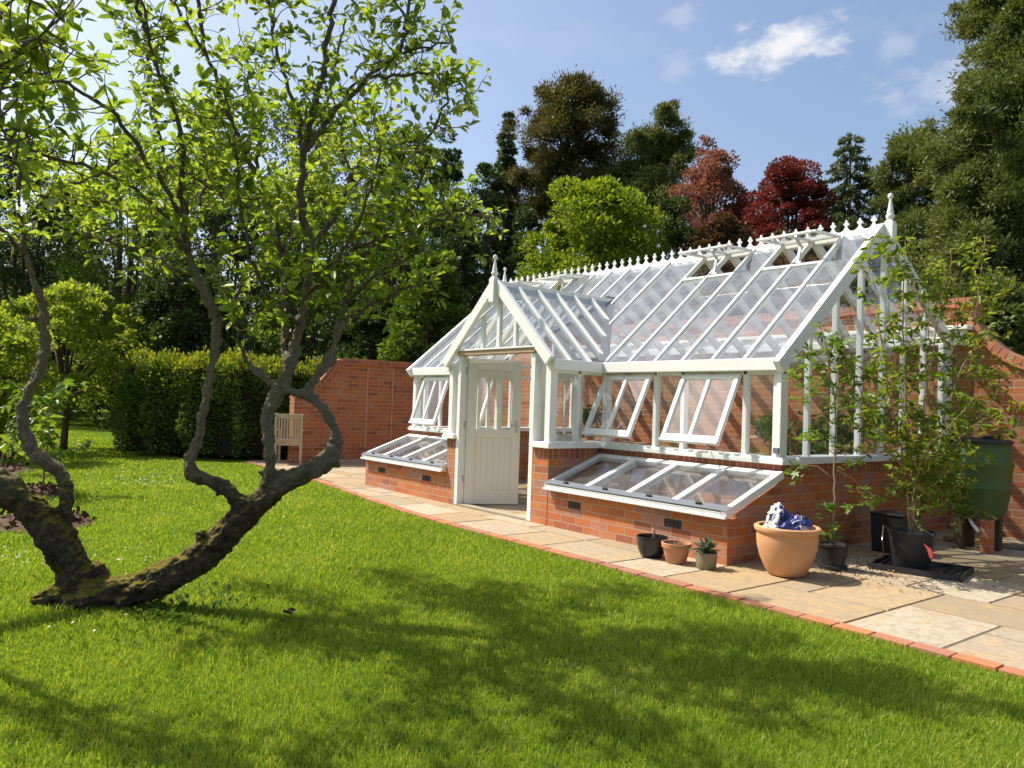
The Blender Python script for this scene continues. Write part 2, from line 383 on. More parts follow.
# ------------------------------------------------------------------ ground, paving, edging
def yedge(x):
    return float(np.interp(x, [-12, -8.6, -6.5, -4.95, -3.2, -1.6, 0, 20], [-1.0, -1.12, -1.14, -1.26, -1.50, -1.70, -1.76, -1.77]))
g = MB(); g.add([(-600, -600, -.012), (600, -600, -.012), (600, 600, -.012), (-600, 600, -.012)], [(0, 1, 2, 3)])
tag(g.build('lawn', LAWN), kind='structure')
pv = MB()
xs = np.linspace(-9.0, 11, 61)
for a, b in zip(xs[:-1], xs[1:]):
    pv.add([(a, yedge(a)+.02, .000), (b, yedge(b)+.02, .000), (b, 3.58, .000), (a, 3.58, .000)], [(0, 1, 2, 3)])
base = pv.build('paving_bed', JOINT); tag(base, kind='structure')
sl = MB(); cell = .30; nx, ny = int(20/cell), int(5.4/cell)
occ = np.zeros((nx, ny), bool); prnd = random.Random(11)
sizes = [(3, 2), (2, 2), (2, 3), (2, 1), (1, 2), (3, 2), (2, 2), (1, 1), (2, 1)]
for i in range(nx):
    for j in range(ny):
        if occ[i, j]: continue
        opts = sizes[:]; prnd.shuffle(opts); opts.sort(key=lambda q: -q[0]*q[1]*prnd.random())
        for (a, b) in opts + [(1, 1)]:
            if i+a <= nx and j+b <= ny and not occ[i:i+a, j:j+b].any(): break
        occ[i:i+a, j:j+b] = True
        gp = .009; x0 = -9 + i*cell + gp; x1 = -9 + (i+a)*cell - gp; y0 = -1.65 + j*cell + gp*1.6; y1 = -1.65 + (j+b)*cell - gp*1.6
        ca = max(y0, yedge(x0)+.125); cb = max(y0, yedge(x1)+.125)
        y1 = min(y1, 3.56)
        if y1 - max(ca, cb) < .03: continue
        z = .007 + prnd.uniform(-.0012, .0012)
        sl.add([(x0, ca, 0.001), (x1, cb, .001), (x1, y1, .001), (x0, y1, .001), (x0+.004, ca+.004, z), (x1-.004, cb+.004, z), (x1-.004, y1-.004, z), (x0+.004, y1-.004, z)],
               [(4, 5, 6, 7), (0, 1, 5, 4), (1, 2, 6, 5), (2, 3, 7, 6), (3, 0, 4, 7)])
tag(sl.build('patio_paving', SLAB), kind='structure')
eb = MB(); x = -8.8
while x < 10.5:
    ln = .235; y0 = yedge(x); y1 = yedge(x+ln); z = .012 + prnd.uniform(-.002, .003); q = .005
    eb.add([(x+q, y0, -.01), (x+ln-q, y1, -.01), (x+ln-q, y1+.112, -.01), (x+q, y0+.112, -.01), (x+q, y0, z), (x+ln-q, y1, z), (x+ln-q, y1+.112, z), (x+q, y0+.112, z)],
           [(4, 5, 6, 7), (0, 1, 5, 4), (1, 2, 6, 5), (2, 3, 7, 6), (3, 0, 4, 7)])
    x += ln
tag(eb.build('path_edging', EDGEB, bevel=.004), kind='structure')

# soil beds
BEDS = [(-2.45, -5.32, .62, .48), (-5.05, -5.12, .55, .42), (-8.3, -5.35, .8, .6), (-11.0, -4.95, .7, .6)]
for (bx, by, ra, rb) in BEDS:
    b = MB(); n = 30; rings = 5; vs = [(bx, by, .05)]; fs = []
    for r in range(1, rings+1):
        for k in range(n):
            t = 2*math.pi*k/n; f = r/rings; wob = 1 + .13*noise.noise((math.cos(t)*2+bx, math.sin(t)*2+by, f))
            vs.append((bx+ra*f*wob*math.cos(t), by+rb*f*wob*math.sin(t), (.05*(1-f**3) + .03*noise.noise((bx+f*9*math.cos(t), by+f*9*math.sin(t), 3)))*(f < .99) - .01*(f >= .99)))
    for k in range(n):
        fs.append((0, 1+k, 1+(k+1) % n))
        for r in range(rings-1): fs.append((1+r*n+k, 1+(r+1)*n+k, 1+(r+1)*n+(k+1) % n, 1+r*n+(k+1) % n))
    b.add(vs, fs); tag(b.build('soil_bed', SOIL, smooth=True), kind='structure')
# clods of soil
P = []
for (bx, by, ra, rb) in BEDS:
    n = 160; t = rng.uniform(0, 2*np.pi, n); r = np.sqrt(rng.uniform(0, 1, n))
    P.append(np.stack([bx+ra*r*np.cos(t), by+rb*r*np.sin(t), np.full(n, .035)], 1))
P = np.concatenate(P); D = rnd_dirs(len(P)); V, F = leaves_rich(P, D, rnd_dirs(len(P)), rng.uniform(.03, .09, len(P)), rng.uniform(.03, .07, len(P)), .6)
tag(npmesh('soil_clods', V, F, SOIL), kind='stuff')

# ------------------------------------------------------------------ grass
def grass():
    rr = np.linspace(1.3, 46, 700); rho = np.interp(rr, [1.3, 3.2, 4.5, 6, 8, 11, 15, 26, 46], [10000, 14000, 11000, 6000, 3200, 1500, 640, 180, 60])
    th = (-math.radians(46), math.radians(44)); wgt = rho*rr*(th[1]-th[0])
    n = int(np.sum(wgt)*(rr[1]-rr[0])); cdf = np.cumsum(wgt); cdf /= cdf[-1]
    r = np.interp(rng.uniform(0, 1, n), cdf, rr); t = rng.uniform(th[0], th[1], n)
    f2 = CF[:2]/np.hypot(*CF[:2]); r2 = np.array([-f2[1], f2[0]])*-1
    xy = CAM[:2] + r[:, None]*(np.cos(t)[:, None]*f2 + np.sin(t)[:, None]*r2)
    ye = np.interp(xy[:, 0], [-12, -8.6, -6.5, -4.95, -3.2, -1.6, 0, 20], [-1.0, -1.12, -1.14, -1.26, -1.50, -1.70, -1.76, -1.77])
    keep = (xy[:, 1] < ye - .004 + rng.normal(0, .006, n)) & ~((xy[:, 0] < -8.6) & (xy[:, 1] > -2.0))
    for (bx, by, ra, rb) in BEDS: keep &= (((xy[:, 0]-bx)/(ra*.95))**2 + ((xy[:, 1]-by)/(rb*.95))**2 > rng.uniform(.75, 1.1, n))
    xy = xy[keep]; r = r[keep]; n = len(r)
    patch = np.array([noise.noise((a*1.7, b*1.7, .3)) for a, b in xy[:, :]])
    h = rng.uniform(.012, .040, n)*(1 + .45*patch)*np.interp(r, [1, 8, 20], [1, 1.05, 1.3]); wd = rng.uniform(.0024, .0044, n)*np.clip(r/3.6, 1, 8)
    a = rng.uniform(0, 2*np.pi, n); lean = np.abs(rng.normal(.5, .35, n))*h; b = rng.uniform(0, 2*np.pi, n)
    s = np.stack([np.cos(a), np.sin(a), np.zeros(n)], 1)*wd[:, None]/2; ld = np.stack([np.cos(b), np.sin(b), np.zeros(n)], 1)*lean[:, None]
    p = np.concatenate([xy, np.full((n, 1), -.013)], 1); up = np.zeros((n, 3)); up[:, 2] = h
    V = np.stack([p-s, p+s, p+s*.8+up*.6+ld*.35, p-s*.8+up*.6+ld*.35, p+up+ld], 1).reshape(-1, 3)
    i = (np.arange(n)*5)[:, None]
    print('blades', n)
    return npmesh('grass', V, [i+np.array([[0, 1, 2, 3]]), i+np.array([[3, 2, 4]])], BLADE)
tag(grass(), kind='stuff')
# clover / weedy tufts near the old tree and daisies
def daisies():
    pts = []
    for (u, v, su, sv, n) in ((145, 482, 26, 5, 110), (120, 560, 40, 10, 22), (20, 555, 22, 10, 16), (60, 640, 60, 20, 5), (165, 590, 40, 10, 8), (190, 500, 60, 14, 14)):
        for _ in range(n):
            uu, vv = random.gauss(u, su), random.gauss(v, sv)
            d = CF + CR*(uu-512)/FPX - CU*(vv-384)/FPX
            if d[2] > -.02: continue
            p = CAM + d*(-CAM[2]/d[2]); p[2] = random.uniform(.035, .05)
            if p[1] < yedge(p[0])-.1: pts.append(p)
    mb = MB()
    for p in pts:
        r = random.uniform(.006, .010); k = 8; tx, ty = random.gauss(0, .25), random.gauss(0, .25)
        vs = [(p[0], p[1], p[2]+.004)] + [(p[0]+r*math.cos(a*2*math.pi/k), p[1]+r*math.sin(a*2*math.pi/k), p[2]+r*(tx*math.cos(a*.785)+ty*math.sin(a*.785))) for a in range(k)]
        mb.add(vs, [(0, 1+a, 1+(a+1) % k) for a in range(k)], 0)
        mb.add([(p[0]+r*.35*math.cos(a*2*math.pi/k), p[1]+r*.35*math.sin(a*2*math.pi/k), p[2]+.006) for a in range(k)], [tuple(range(k))], 1)
    return mb.build('daisies', [simple_mat('daisy_petal', (.8, .8, .76), .7), simple_mat('daisy_eye', (.7, .45, .04), .7)], fix=False)
tag(daisies(), kind='stuff')

# ------------------------------------------------------------------ greenhouse
L0, L1 = -4.28, 2.37           # ends of the long range
PX0, PX1, PY = -2.04, 0.0, -0.80  # porch
HS, HE, HR, YR = 0.90, 1.83, 3.35, 1.80
YB, HB = 3.55, 2.20            # back wall face, height where the rear roof meets it
PCX = (PX0+PX1)/2; HP = 2.78
DX0, DX1 = -1.78, -0.33        # door opening
S = (HR-HE)/YR
gh = thing('greenhouse', (0, 0, 0), 'white painted victorian greenhouse with gabled porch standing on a low red brick wall', 'greenhouse')
WT = .215
# brick base
b = MB()
ZW = HS-.045; ZS = ZW-.115
def wallbox(a, c): b.box((a[0], a[1], -.02), (c[0], c[1], ZS))
sb = MB()
def soldier(a, c): sb.box((a[0]-.002, a[1]-.002, ZS), (c[0]+.002, c[1]+.002, ZW))
segs = [((L0, 0), (PX0, WT)), ((PX1, 0), (L1, WT)), ((L1-WT, WT), (L1, YB)), ((L0, WT), (L0+WT, YB)),
        ((PX0, PY), (DX0-.02, PY+WT)), ((DX1+.02, PY), (PX1, PY+WT)), ((PX0, PY+WT), (PX0+WT, 0)), ((PX1-WT, PY+WT), (PX1, 0))]
for side in (segs[1:3] + [segs[5], segs[7]], [segs[0], segs[3], segs[4], segs[6]]):
    b = MB(); sb = MB()
    for a, c in side: wallbox(a, c); soldier(a, c)
    dw = b.build('dwarf_wall', BRICK, gh, uv=True)
    sb.build('soldier_course', SOLDIER, dw, uv=True)
# sills
def sill(a, c):
    m = MB(); m.box((a[0], a[1], ZW+.001), (c[0], c[1], HS)); m.box((a[0]+.015, a[1]+.015, HS-.001), (c[0]-.015, c[1]-.015, HS+.022)); return m.build('sill', WHITE, gh, bevel=.005)
o = .055
sill((L0-o, -o), (PX0-o-.001, WT)); sill((PX1+o+.001, -o), (L1+o, WT)); sill((L1-WT, WT+.001), (L1+o, YB-.01)); sill((L0-o, WT+.001), (L0+WT, YB-.01))
sill((PX0-o, PY-o), (DX0-.045, PY+WT)); sill((DX1+.045, PY-o), (PX1+o, PY+WT)); sill((PX0-o, PY+WT+.001), (PX0+WT, WT)); sill((PX1-WT, PY+WT+.001), (PX1+o, WT))
# posts
def post(x, y, wx=.08, wy=.09, z0=HS+.02, z1=HE-.03, name='post'):
    m = MB(); m.box((x-wx/2, y-wy/2, z0), (x+wx/2, y+wy/2, z1)); return m.build(name, WHITE, gh, bevel=.006)
pitch = 2.30/6
FY = .05      # plane of the front glazing
post(L1-.045, FY-.01, .09, .11); post(L0+.045, FY-.01, .09, .11)
post(PX1+.035, FY, .07, .09); post(PX0-.035, FY, .07, .09)
bayR = [.03 + pitch*k for k in range(7)]; bayL = [PX0 - v for v in bayR]
for k in (2, 3, 5): post(bayR[k], FY, .05, .07, name='mullion'); post(bayL[k], FY, .05, .07, name='mullion')
# corner boards of the right end
post(L1-.02, -.012, .05, .03); 
# head beam and gutter
def gutter(pa, pb, name='gutter'):
    m = MB(); a = Vector(pa); c = Vector(pb)
    m.bar(a+Vector((0, 0, -.06)), c+Vector((0, 0, -.06)), .09, .12)
    ob = m.build(name, WHITE, gh, bevel=.008); return ob
gutter((PX1+.02, -.03, HE+.02), (L1+.06, -.03, HE+.02)); gutter((L0-.03, -.03, HE+.02), (PX0-.02, -.03, HE+.02))
gutter((PX1+.03, PY-.02, HE+.02), (PX1+.03, -.076, HE+.02)); gutter((PX0-.03, PY-.02, HE+.02), (PX0-.03, -.076, HE+.02))
for (x0, x1) in ((PX1+.03, L1), (L0, PX0-.03)):
    m = MB(); m.box((x0, .015, HE-.13), (x1, .095, HE-.0)); m.build('head_rail', WHITE, gh, bevel=.005)
# roof: frames
def zf(y): return HE + S*y
SB = (HR-HB)/(YB-YR)
def zb(y): return HR - SB*(y-YR)
nf = Vector((0, -S, 1)).normalized(); nb = Vector((0, SB, 1)).normalized()
def rafter(x, wd=.036, ht=.062, y0=-.02, y1=YR-.02, name='roof_bar', lift=.0, par=None):
    m = MB(); m.bar(Vector((x, y0, zf(y0)))+nf*lift, Vector((x, y1, zf(y1)))+nf*lift, wd, ht, nf); return m.build(name, WHITE, par or gh, bevel=.004)
def rear_rafter(x, wd=.055, ht=.10, name='rear_roof_bar'):
    m = MB(); m.bar(Vector((x, YR+.02, zb(YR+.02))), Vector((x, YB-.02, zb(YB-.02))), wd, ht, nb); return m.build(name, WHITE, gh, bevel=.004)
allx = sorted(bayR[1:6] + bayL[1:6] + [PX0-.0, PX1+.03] + [PX0 + (PX1-PX0)/5.5*k for k in (1, 2, 3, 4)] )
def porch_cut(x):
    """y where the porch roof meets the front slope, or -0.06 away from the porch"""
    if PX0 < x < PX1:
        zp = HP - (HP-HE)/(PX1-PCX)*abs(x-PCX); return (zp-HE)/S
    return -.02
for x in allx:
    rafter(x, y0=porch_cut(x)+(.02 if PX0 < x < PX1 else 0)); rear_rafter(x)
for x, sgn in ((L1+.01, 1), (L0-.01, -1)):
    ob = rafter(x, .07, .135, -.09, YR, 'bargeboard', .01); m = MB(); m.bar(Vector((x, YR, zb(YR)))+nb*.01, Vector((x, YB+.0, zb(YB+.0)))+nb*.01, .07, .135, nb); m.build('bargeboard', WHITE, gh, bevel=.005)
# roof glass as two sheets that leave out the vents
VENTS = [(bayR[3], bayR[5]), (bayR[0], bayR[2]), (bayL[5], bayL[3]), (bayL[2], bayL[0])]
VY0 = 1.36
m = MB(); m2 = MB()
def gq(mm, x0, x1, ya0, yb0, y1, lift=.012):
    mm.add([Vector((x0, ya0, zf(ya0)))+nf*lift, Vector((x1, yb0, zf(yb0)))+nf*lift, Vector((x1, y1, zf(y1)))+nf*lift, Vector((x0, y1, zf(y1)))+nf*lift], [(0, 1, 2, 3)])
xcuts = sorted(set([L0+.02, L1-.02, PCX] + allx))
for x0, x1 in zip(xcuts[:-1], xcuts[1:]):
    top = YR-.02
    for (a, c) in VENTS:
        if x0 >= a-.001 and x1 <= c+.001: top = VY0
    ya = porch_cut(x0+1e-5) if PX0 < x0+1e-5 < PX1 else -.05; yb2 = porch_cut(x1-1e-5) if PX0 < x1-1e-5 < PX1 else -.05
    gq(m, x0, x1, ya, yb2, top)
    m2.add([Vector((x0, YR+.02, zb(YR+.02)))+nb*.012, Vector((x1, YR+.02, zb(YR+.02)))+nb*.012, Vector((x1, YB, zb(YB)))+nb*.012, Vector((x0, YB, zb(YB)))+nb*.012], [(0, 1, 2, 3)])
m.build('roof_glass', ROOFGLASS, gh, fix=False); m2.build('rear_roof_glass', GLASS, gh, fix=False)
# eave bottom rail on the slope
for (x0, x1) in ((PX1+.05, L1-.03), (L0+.03, PX0-.05)):
    mm = MB(); mm.bar(Vector((x0, -.03, zf(-.03)))+nf*.0, Vector((x1, -.03, zf(-.03)))+nf*.0, .07, .06, nf); mm.build('eave_rail', WHITE, gh, bevel=.004)
# ridge + cresting
mm = MB(); mm.box((L0-.03, YR-.03, HR-.07), (L1+.03, YR+.03, HR+.03)); ridge = mm.build('ridge_board', WHITE, gh, bevel=.005)
mm = MB(); n = int((L1-L0)/.157)
for k in range(n):
    cx = L1 - .09 - .157*k
    z0 = HR+.03
    half = [(.0785, 0), (.0785, .010), (.056, .014), (.036, .026), (.020, .046), (.010, .066), (.011, .078), (.020, .080), (.029, .086), (.032, .095), (.029, .104), (.020, .109), (.011, .110), (.013, .122), (.008, .136), (0, .144)]
    prof = [(a_, z0+q_) for a_, q_ in half] + [(-a_, z0+q_) for a_, q_ in reversed(half[:-1])]
    mm.prism([(cx+a, z) for a, z in prof], YR-.011, YR+.011)
mm.build('ridge_cresting', WHITE, gh, fix=True)
def finial(x, y, z, sc=1.0):
    m = MB(); s = sc; z -= .075*sc
    m.box((x-.05*s, y-.05*s, z-.20*s), (x+.05*s, y+.05*s, z+.10*s))
    m.add([(x-.05*s, y-.05*s, z+.1*s), (x+.05*s, y-.05*s, z+.1*s), (x+.05*s, y+.05*s, z+.1*s), (x-.05*s, y+.05*s, z+.1*s), (x-.022*s, y-.022*s, z+.145*s), (x+.022*s, y-.022*s, z+.145*s), (x+.022*s, y+.022*s, z+.145*s), (x-.022*s, y+.022*s, z+.145*s)],
          [(0, 1, 5, 4), (1, 2, 6, 5), (2, 3, 7, 6), (3, 0, 4, 7), (4, 5, 6, 7)])
    m.lathe([(.022*s, .14*s), (.042*s, .165*s), (.044*s, .19*s), (.030*s, .21*s), (.034*s, .225*s), (.028*s, .25*s), (.014*s, .34*s), (.013*s, .365*s), (.026*s, .378*s), (.03*s, .40*s), (.022*s, .42*s), (0, .43*s)], 14, (x, y, z))
    m.add([(x-.03*s, y-.03*s, z-.24*s), (x+.03*s, y-.03*s, z-.24*s), (x+.03*s, y+.03*s, z-.24*s), (x-.03*s, y+.03*s, z-.24*s), (x-.05*s, y-.05*s, z-.2*s), (x+.05*s, y-.05*s, z-.2*s), (x+.05*s, y+.05*s, z-.2*s), (x-.05*s, y+.05*s, z-.2*s)],
          [(3, 2, 1, 0), (0, 1, 5, 4), (1, 2, 6, 5), (2, 3, 7, 6), (3, 0, 4, 7)])
    return m.build('finial', WHITE, gh, smooth='auto')
finial(L1+.085, YR, HR+.03); finial(L0-.06, YR, HR+.03)
# roof vents (open, hinged below the ridge)
def vent(x0, x1, open_z):
    ln = math.hypot(YR-.06-VY0, zf(YR-.06)-zf(VY0))+.03
    hy, hz = YR-.05, zf(YR-.05)+.03
    ang = open_z
    root = bpy.data.objects.new('roof_vent', None); COL.objects.link(root); root.parent = gh; root.location = (0, hy, hz); root.rotation_euler = (ang, 0, 0)
    m = MB(); a0, a1 = x0+.01, x1-.01; t = .012
    # frame lies along -y, open angle about x
    m.box((a0, -ln, -t), (a0+.05, 0, t)); m.box((a1-.05, -ln, -t), (a1, 0, t)); m.box((a0+.05, -ln, -t), (a1-.05, -ln+.05, t)); m.box((a0+.05, -.05, -t), (a1-.05, 0, t))
    m.box(((a0+a1)/2-.018, -ln+.05, -t), ((a0+a1)/2+.018, -.05, t))
    fr = m.build('vent_frame', WHITE, root, bevel=.004)
    m = MB(); m.add([(a0+.03, -ln+.03, .004), (a1-.03, -ln+.03, .004), (a1-.03, -.03, .004), (a0+.03, -.03, .004)], [(0, 1, 2, 3)]); m.build('vent_pane', ROOFGLASS, root, fix=False)
    # opening frame + arm
    m = MB(); m.bar(Vector((x0, VY0, zf(VY0))), Vector((x1, VY0, zf(VY0))), .05, .06, nf); m.build('vent_sill', WHITE, gh, bevel=.003)
    for xx in ((x0+x1)/2 + .04,):
        p0 = Vector((xx, VY0+.06, zf(VY0+.06)+.0)); d = Vector((0, -math.cos(ang), -math.sin(ang))); p1 = Vector((xx, hy, hz)) + d*(ln*.72); mid = (p0+p1)/2 + Vector((0, .08, .06))
        m = MB(); m.bar(p0, mid, .035, .018, (0, 1, 0)); m.bar(mid, p1, .03, .016, (0, 1, 0)); m.tube([p0-Vector((.05, 0, 0)), p0+Vector((.05, 0, 0))], .02, 10); m.build('stay_arm', STEEL, gh)
for (x0, x1), a in zip(VENTS, (R_(2), R_(2), R_(4), R_(6))): vent(x0, x1, a)
# gable end glazing (right, left)
for xx in (L1-.04, L0+.04):
    for y in [.49+.485*k for k in range(7)]:
        zt = (zf(y) if y < YR else zb(y)) - .06
        post(xx, y, .06, .045, HS+.02, zt, 'gable_mullion')
    m = MB(); m.add([(xx, .06, HS+.02), (xx, YB, HS+.02), (xx, YB, zb(YB)-.02), (xx, YR, HR-.05), (xx, .06, zf(.06)-.02)], [(0, 1, 2, 3, 4)]); m.build('gable_glass', GLASS, gh, fix=False)
    m = MB(); m.bar((xx, .1, HE-.03), (xx, YB-.02, HE-.03), .04, .05); m.build('gable_rail', WHITE, gh) if xx < 0 else None
# wall plate on the back wall
m = MB(); m.box((L0-.2, YB-.14, 2.22), (L1+.2, YB-.004, 2.42)); m.box((L0-.24, YB-.17, 2.40), (L1+.25, YB-.004, 2.45)); m.build('wall_plate', WHITE, gh, bevel=.006)
post(L1-.02, YB-.06, .10, .10, HS+.02, 2.215)
# interior tie rods / braces seen through the glass
for x in (bayR[3], bayL[3]):
    m = MB(); m.bar((x, .1, HE-.02), (x, YB-.16, HE+.28), .03, .06); m.build('tie_beam', WHITE, gh)
# front glazing
def sash(x0, x1, ang, z0=HS+.045, z1=HE-.135):
    """top-hung two-light sash; ang opens the bottom outwards"""
    root = bpy.data.objects.new('window', None); COL.objects.link(root); root.parent = gh; root.location = (0, .005, z1); root.rotation_euler = (-ang, 0, 0)
    h = z1-z0; f = .05; t = .022; a0, a1 = x0+.012, x1-.012; c = (a0+a1)/2
    m = MB(); m.box((a0, -t, -h), (a0+f, t, 0)); m.box((a1-f, -t, -h), (a1, t, 0)); m.box((a0+f, -t, -.05), (a1-f, t, 0)); m.box((a0+f, -t, -h), (a1-f, t, -h+.07)); m.box((c-.02, -t+.004, -h+.07), (c+.02, t-.004, -.05))
    m.box((a0-.002, -t-.012, -h-.012), (a1+.002, t, -h+.012))
    m.build('window_frame', WHITE, root, bevel=.004)
    m = MB(); m.add([(a0+f-.01, .0, -h+.06), (a1-f+.01, .0, -h+.06), (a1-f+.01, .0, -.04), (a0+f-.01, .0, -.04)], [(0, 1, 2, 3)]); m.build('window_pane', GLASS, root, fix=False)
    m = MB(); m.box((c-.012, -.05, -.004), (c+.012, -.026, .03)); m.build('hinge', STEEL, root)
    # casement stay lies on the sill
    yb_ = -math.sin(ang)*h; zb_ = z1 - math.cos(ang)*h
    m = MB(); m.bar((c, .03, HS+.05), (c+.05, yb_*.9+.01, zb_+.03), .012, .006); m.build('window_stay', STEEL, gh)
def fixed(x0, x1, z0=HS+.02, z1=HE-.13, y=FY):
    m = MB(); m.add([(x0, y, z0), (x1, y, z0), (x1, y, z1), (x0, y, z1)], [(0, 1, 2, 3)]); m.build('fixed_pane', GLASS, gh, fix=False)
sash(bayR[0]+.0, bayR[2]-.03, R_(26)); sash(bayR[3]+.0, bayR[5]-.03, R_(26)); fixed(bayR[2], bayR[3]); fixed(bayR[5], L1-.05)
sash(bayL[2]+.02, bayL[0]-.03, R_(19)); sash(bayL[5]+.02, bayL[3]-.02, R_(19)); fixed(bayL[3], bayL[2]); fixed(L0+.05, bayL[5])
for x in [.2+.19*k for k in range(11)] + [PX0-.2-.19*k for k in range(11)]:
    m = MB(); m.box((x-.03, -.052, HS+.0225), (x+.03, -.012, HS+.03)); m.build('sill_chock', WHITE, gh)
# porch
GZ = PY+.04
for x in (PX0+.045, PX1-.045): post(x, PY+.05, .09, .10)
for x in (DX0-.02, DX1+.02): post(x, PY+.05, .07, .11, 0.012, HE+.10, 'door_jamb')
for xx in (PX0+.04, PX1-.04): post(xx, -.36, .07, .045, name='mullion')
for (x0, x1) in ((PX0+.08, DX0-.05), (DX1+.05, PX1-.08)): fixed(x0, x1, HS+.02, HE+.02, PY+.05)
for xx in (PX0+.04, PX1-.04):
    m = MB(); m.add([(xx, PY+.09, HS+.02), (xx, 0, HS+.02), (xx, 0, HE), (xx, PY+.09, HE)], [(0, 1, 2, 3)]); m.build('porch_side_pane', GLASS, gh, fix=False)
    m = MB(); m.box((xx-.035, PY+.101, HE-.13), (xx+.035, .005, HE-.041)); m.build('head_rail', WHITE, gh, bevel=.004)
PS = (HP-HE)/(PX1-PCX)
def zp(x): return HP - PS*abs(x-PCX)
npr = Vector((PS, 0, 1)).normalized(); npl = Vector((-PS, 0, 1)).normalized()
for sgn, nn in ((1, npr), (-1, npl)):
    xe = PCX + sgn*(PX1-PCX+.02)
    m = MB(); m.bar(Vector((xe, PY-.05, zp(xe)))+nn*.02, Vector((PCX+sgn*.02, PY-.05, zp(PCX+.02)))+nn*.02, .06, .125, nn); m.build('porch_bargeboard', WHITE, gh, bevel=.005)
    for y in [PY+.27+.31*k for k in range(5)]:
        # bar from the eave or valley up to the porch ridge
        xs_ = PX1-PCX+.04 if y < 0 else (PX1-PCX)*(1-(y*S)/(HP-HE))
        if xs_ < .12: continue
        xa = PCX + sgn*xs_
        m = MB(); m.bar(Vector((xa, y, zp(xa))), Vector((PCX+sgn*.02, y, zp(PCX+.02))), .04, .075, nn); m.build('porch_roof_bar', WHITE, gh, bevel=.004)
    yv = (HP-HE)/S
    xa = PCX + sgn*(PX1-PCX+.03)
    m = MB(); m.add([Vector((xa, PY-.04, zp(xa)))+nn*.012, Vector((PCX, PY-.04, HP))+nn*.012, Vector((PCX, yv, HP))+nn*.012, Vector((xa, -.02, zp(xa)))+nn*.012], [(0, 1, 2, 3)]); m.build('porch_roof_glass', ROOFGLASS, gh, fix=False)
    pa, pb = Vector((PCX+sgn*(PX1-PCX+.02), -.02, HE+.01)), Vector((PCX, yv, HP+.005))
    m = MB(); m.bar(pa + Vector((0, -.0, .022)), pb+Vector((0, 0, .022)), .11, .02, (nn+nf).normalized()); m.build('valley_flashing', LEAD, gh)
m = MB(); m.box((PCX-.035, PY-.04, HP-.09), (PCX+.035, yv+.02, HP+.035)); m.build('porch_ridge', WHITE, gh, bevel=.004)
m = MB(); m.box((PCX-.03, yv-.12, HP+.036), (PCX+.03, yv+.06, HP+.06)); m.build('ridge_flashing', LEAD, gh)
finial(PCX, PY-.075, HP+.03, .92)
# porch gable glazing above the door head
m = MB(); m.add([(PX0+.04, PY+.03, HE), (PX1-.04, PY+.03, HE), (PCX, PY+.03, HP-.04)], [(0, 1, 2)]); m.build('porch_gable_glass', GLASS, gh, fix=False)
for x, wd in ((PCX, .055), (PCX-.33, .045), (PCX+.33, .045)):
    m = MB(); m.box((x-wd/2, PY+.005, 2.0), (x+wd/2, PY+.055, zp(x)-.05)); m.build('porch_gable_mullion', WHITE, gh, bevel=.004)
m = MB(); m.box((DX0-.055, PY-.03, 1.93), (DX1+.055, PY+.10, 1.985)); m.build('door_head', BAREWOOD, gh, bevel=.006)
m = MB(); m.box((DX0-.06, PY-.045, 1.986), (DX1+.06, PY+.10, 2.006)); m.build('door_drip_rail', WHITE, gh, bevel=.004)
m = MB(); m.box((DX0, PY+.0, .012), (DX1, PY+.1, .03)); m.build('threshold', KERB, gh)
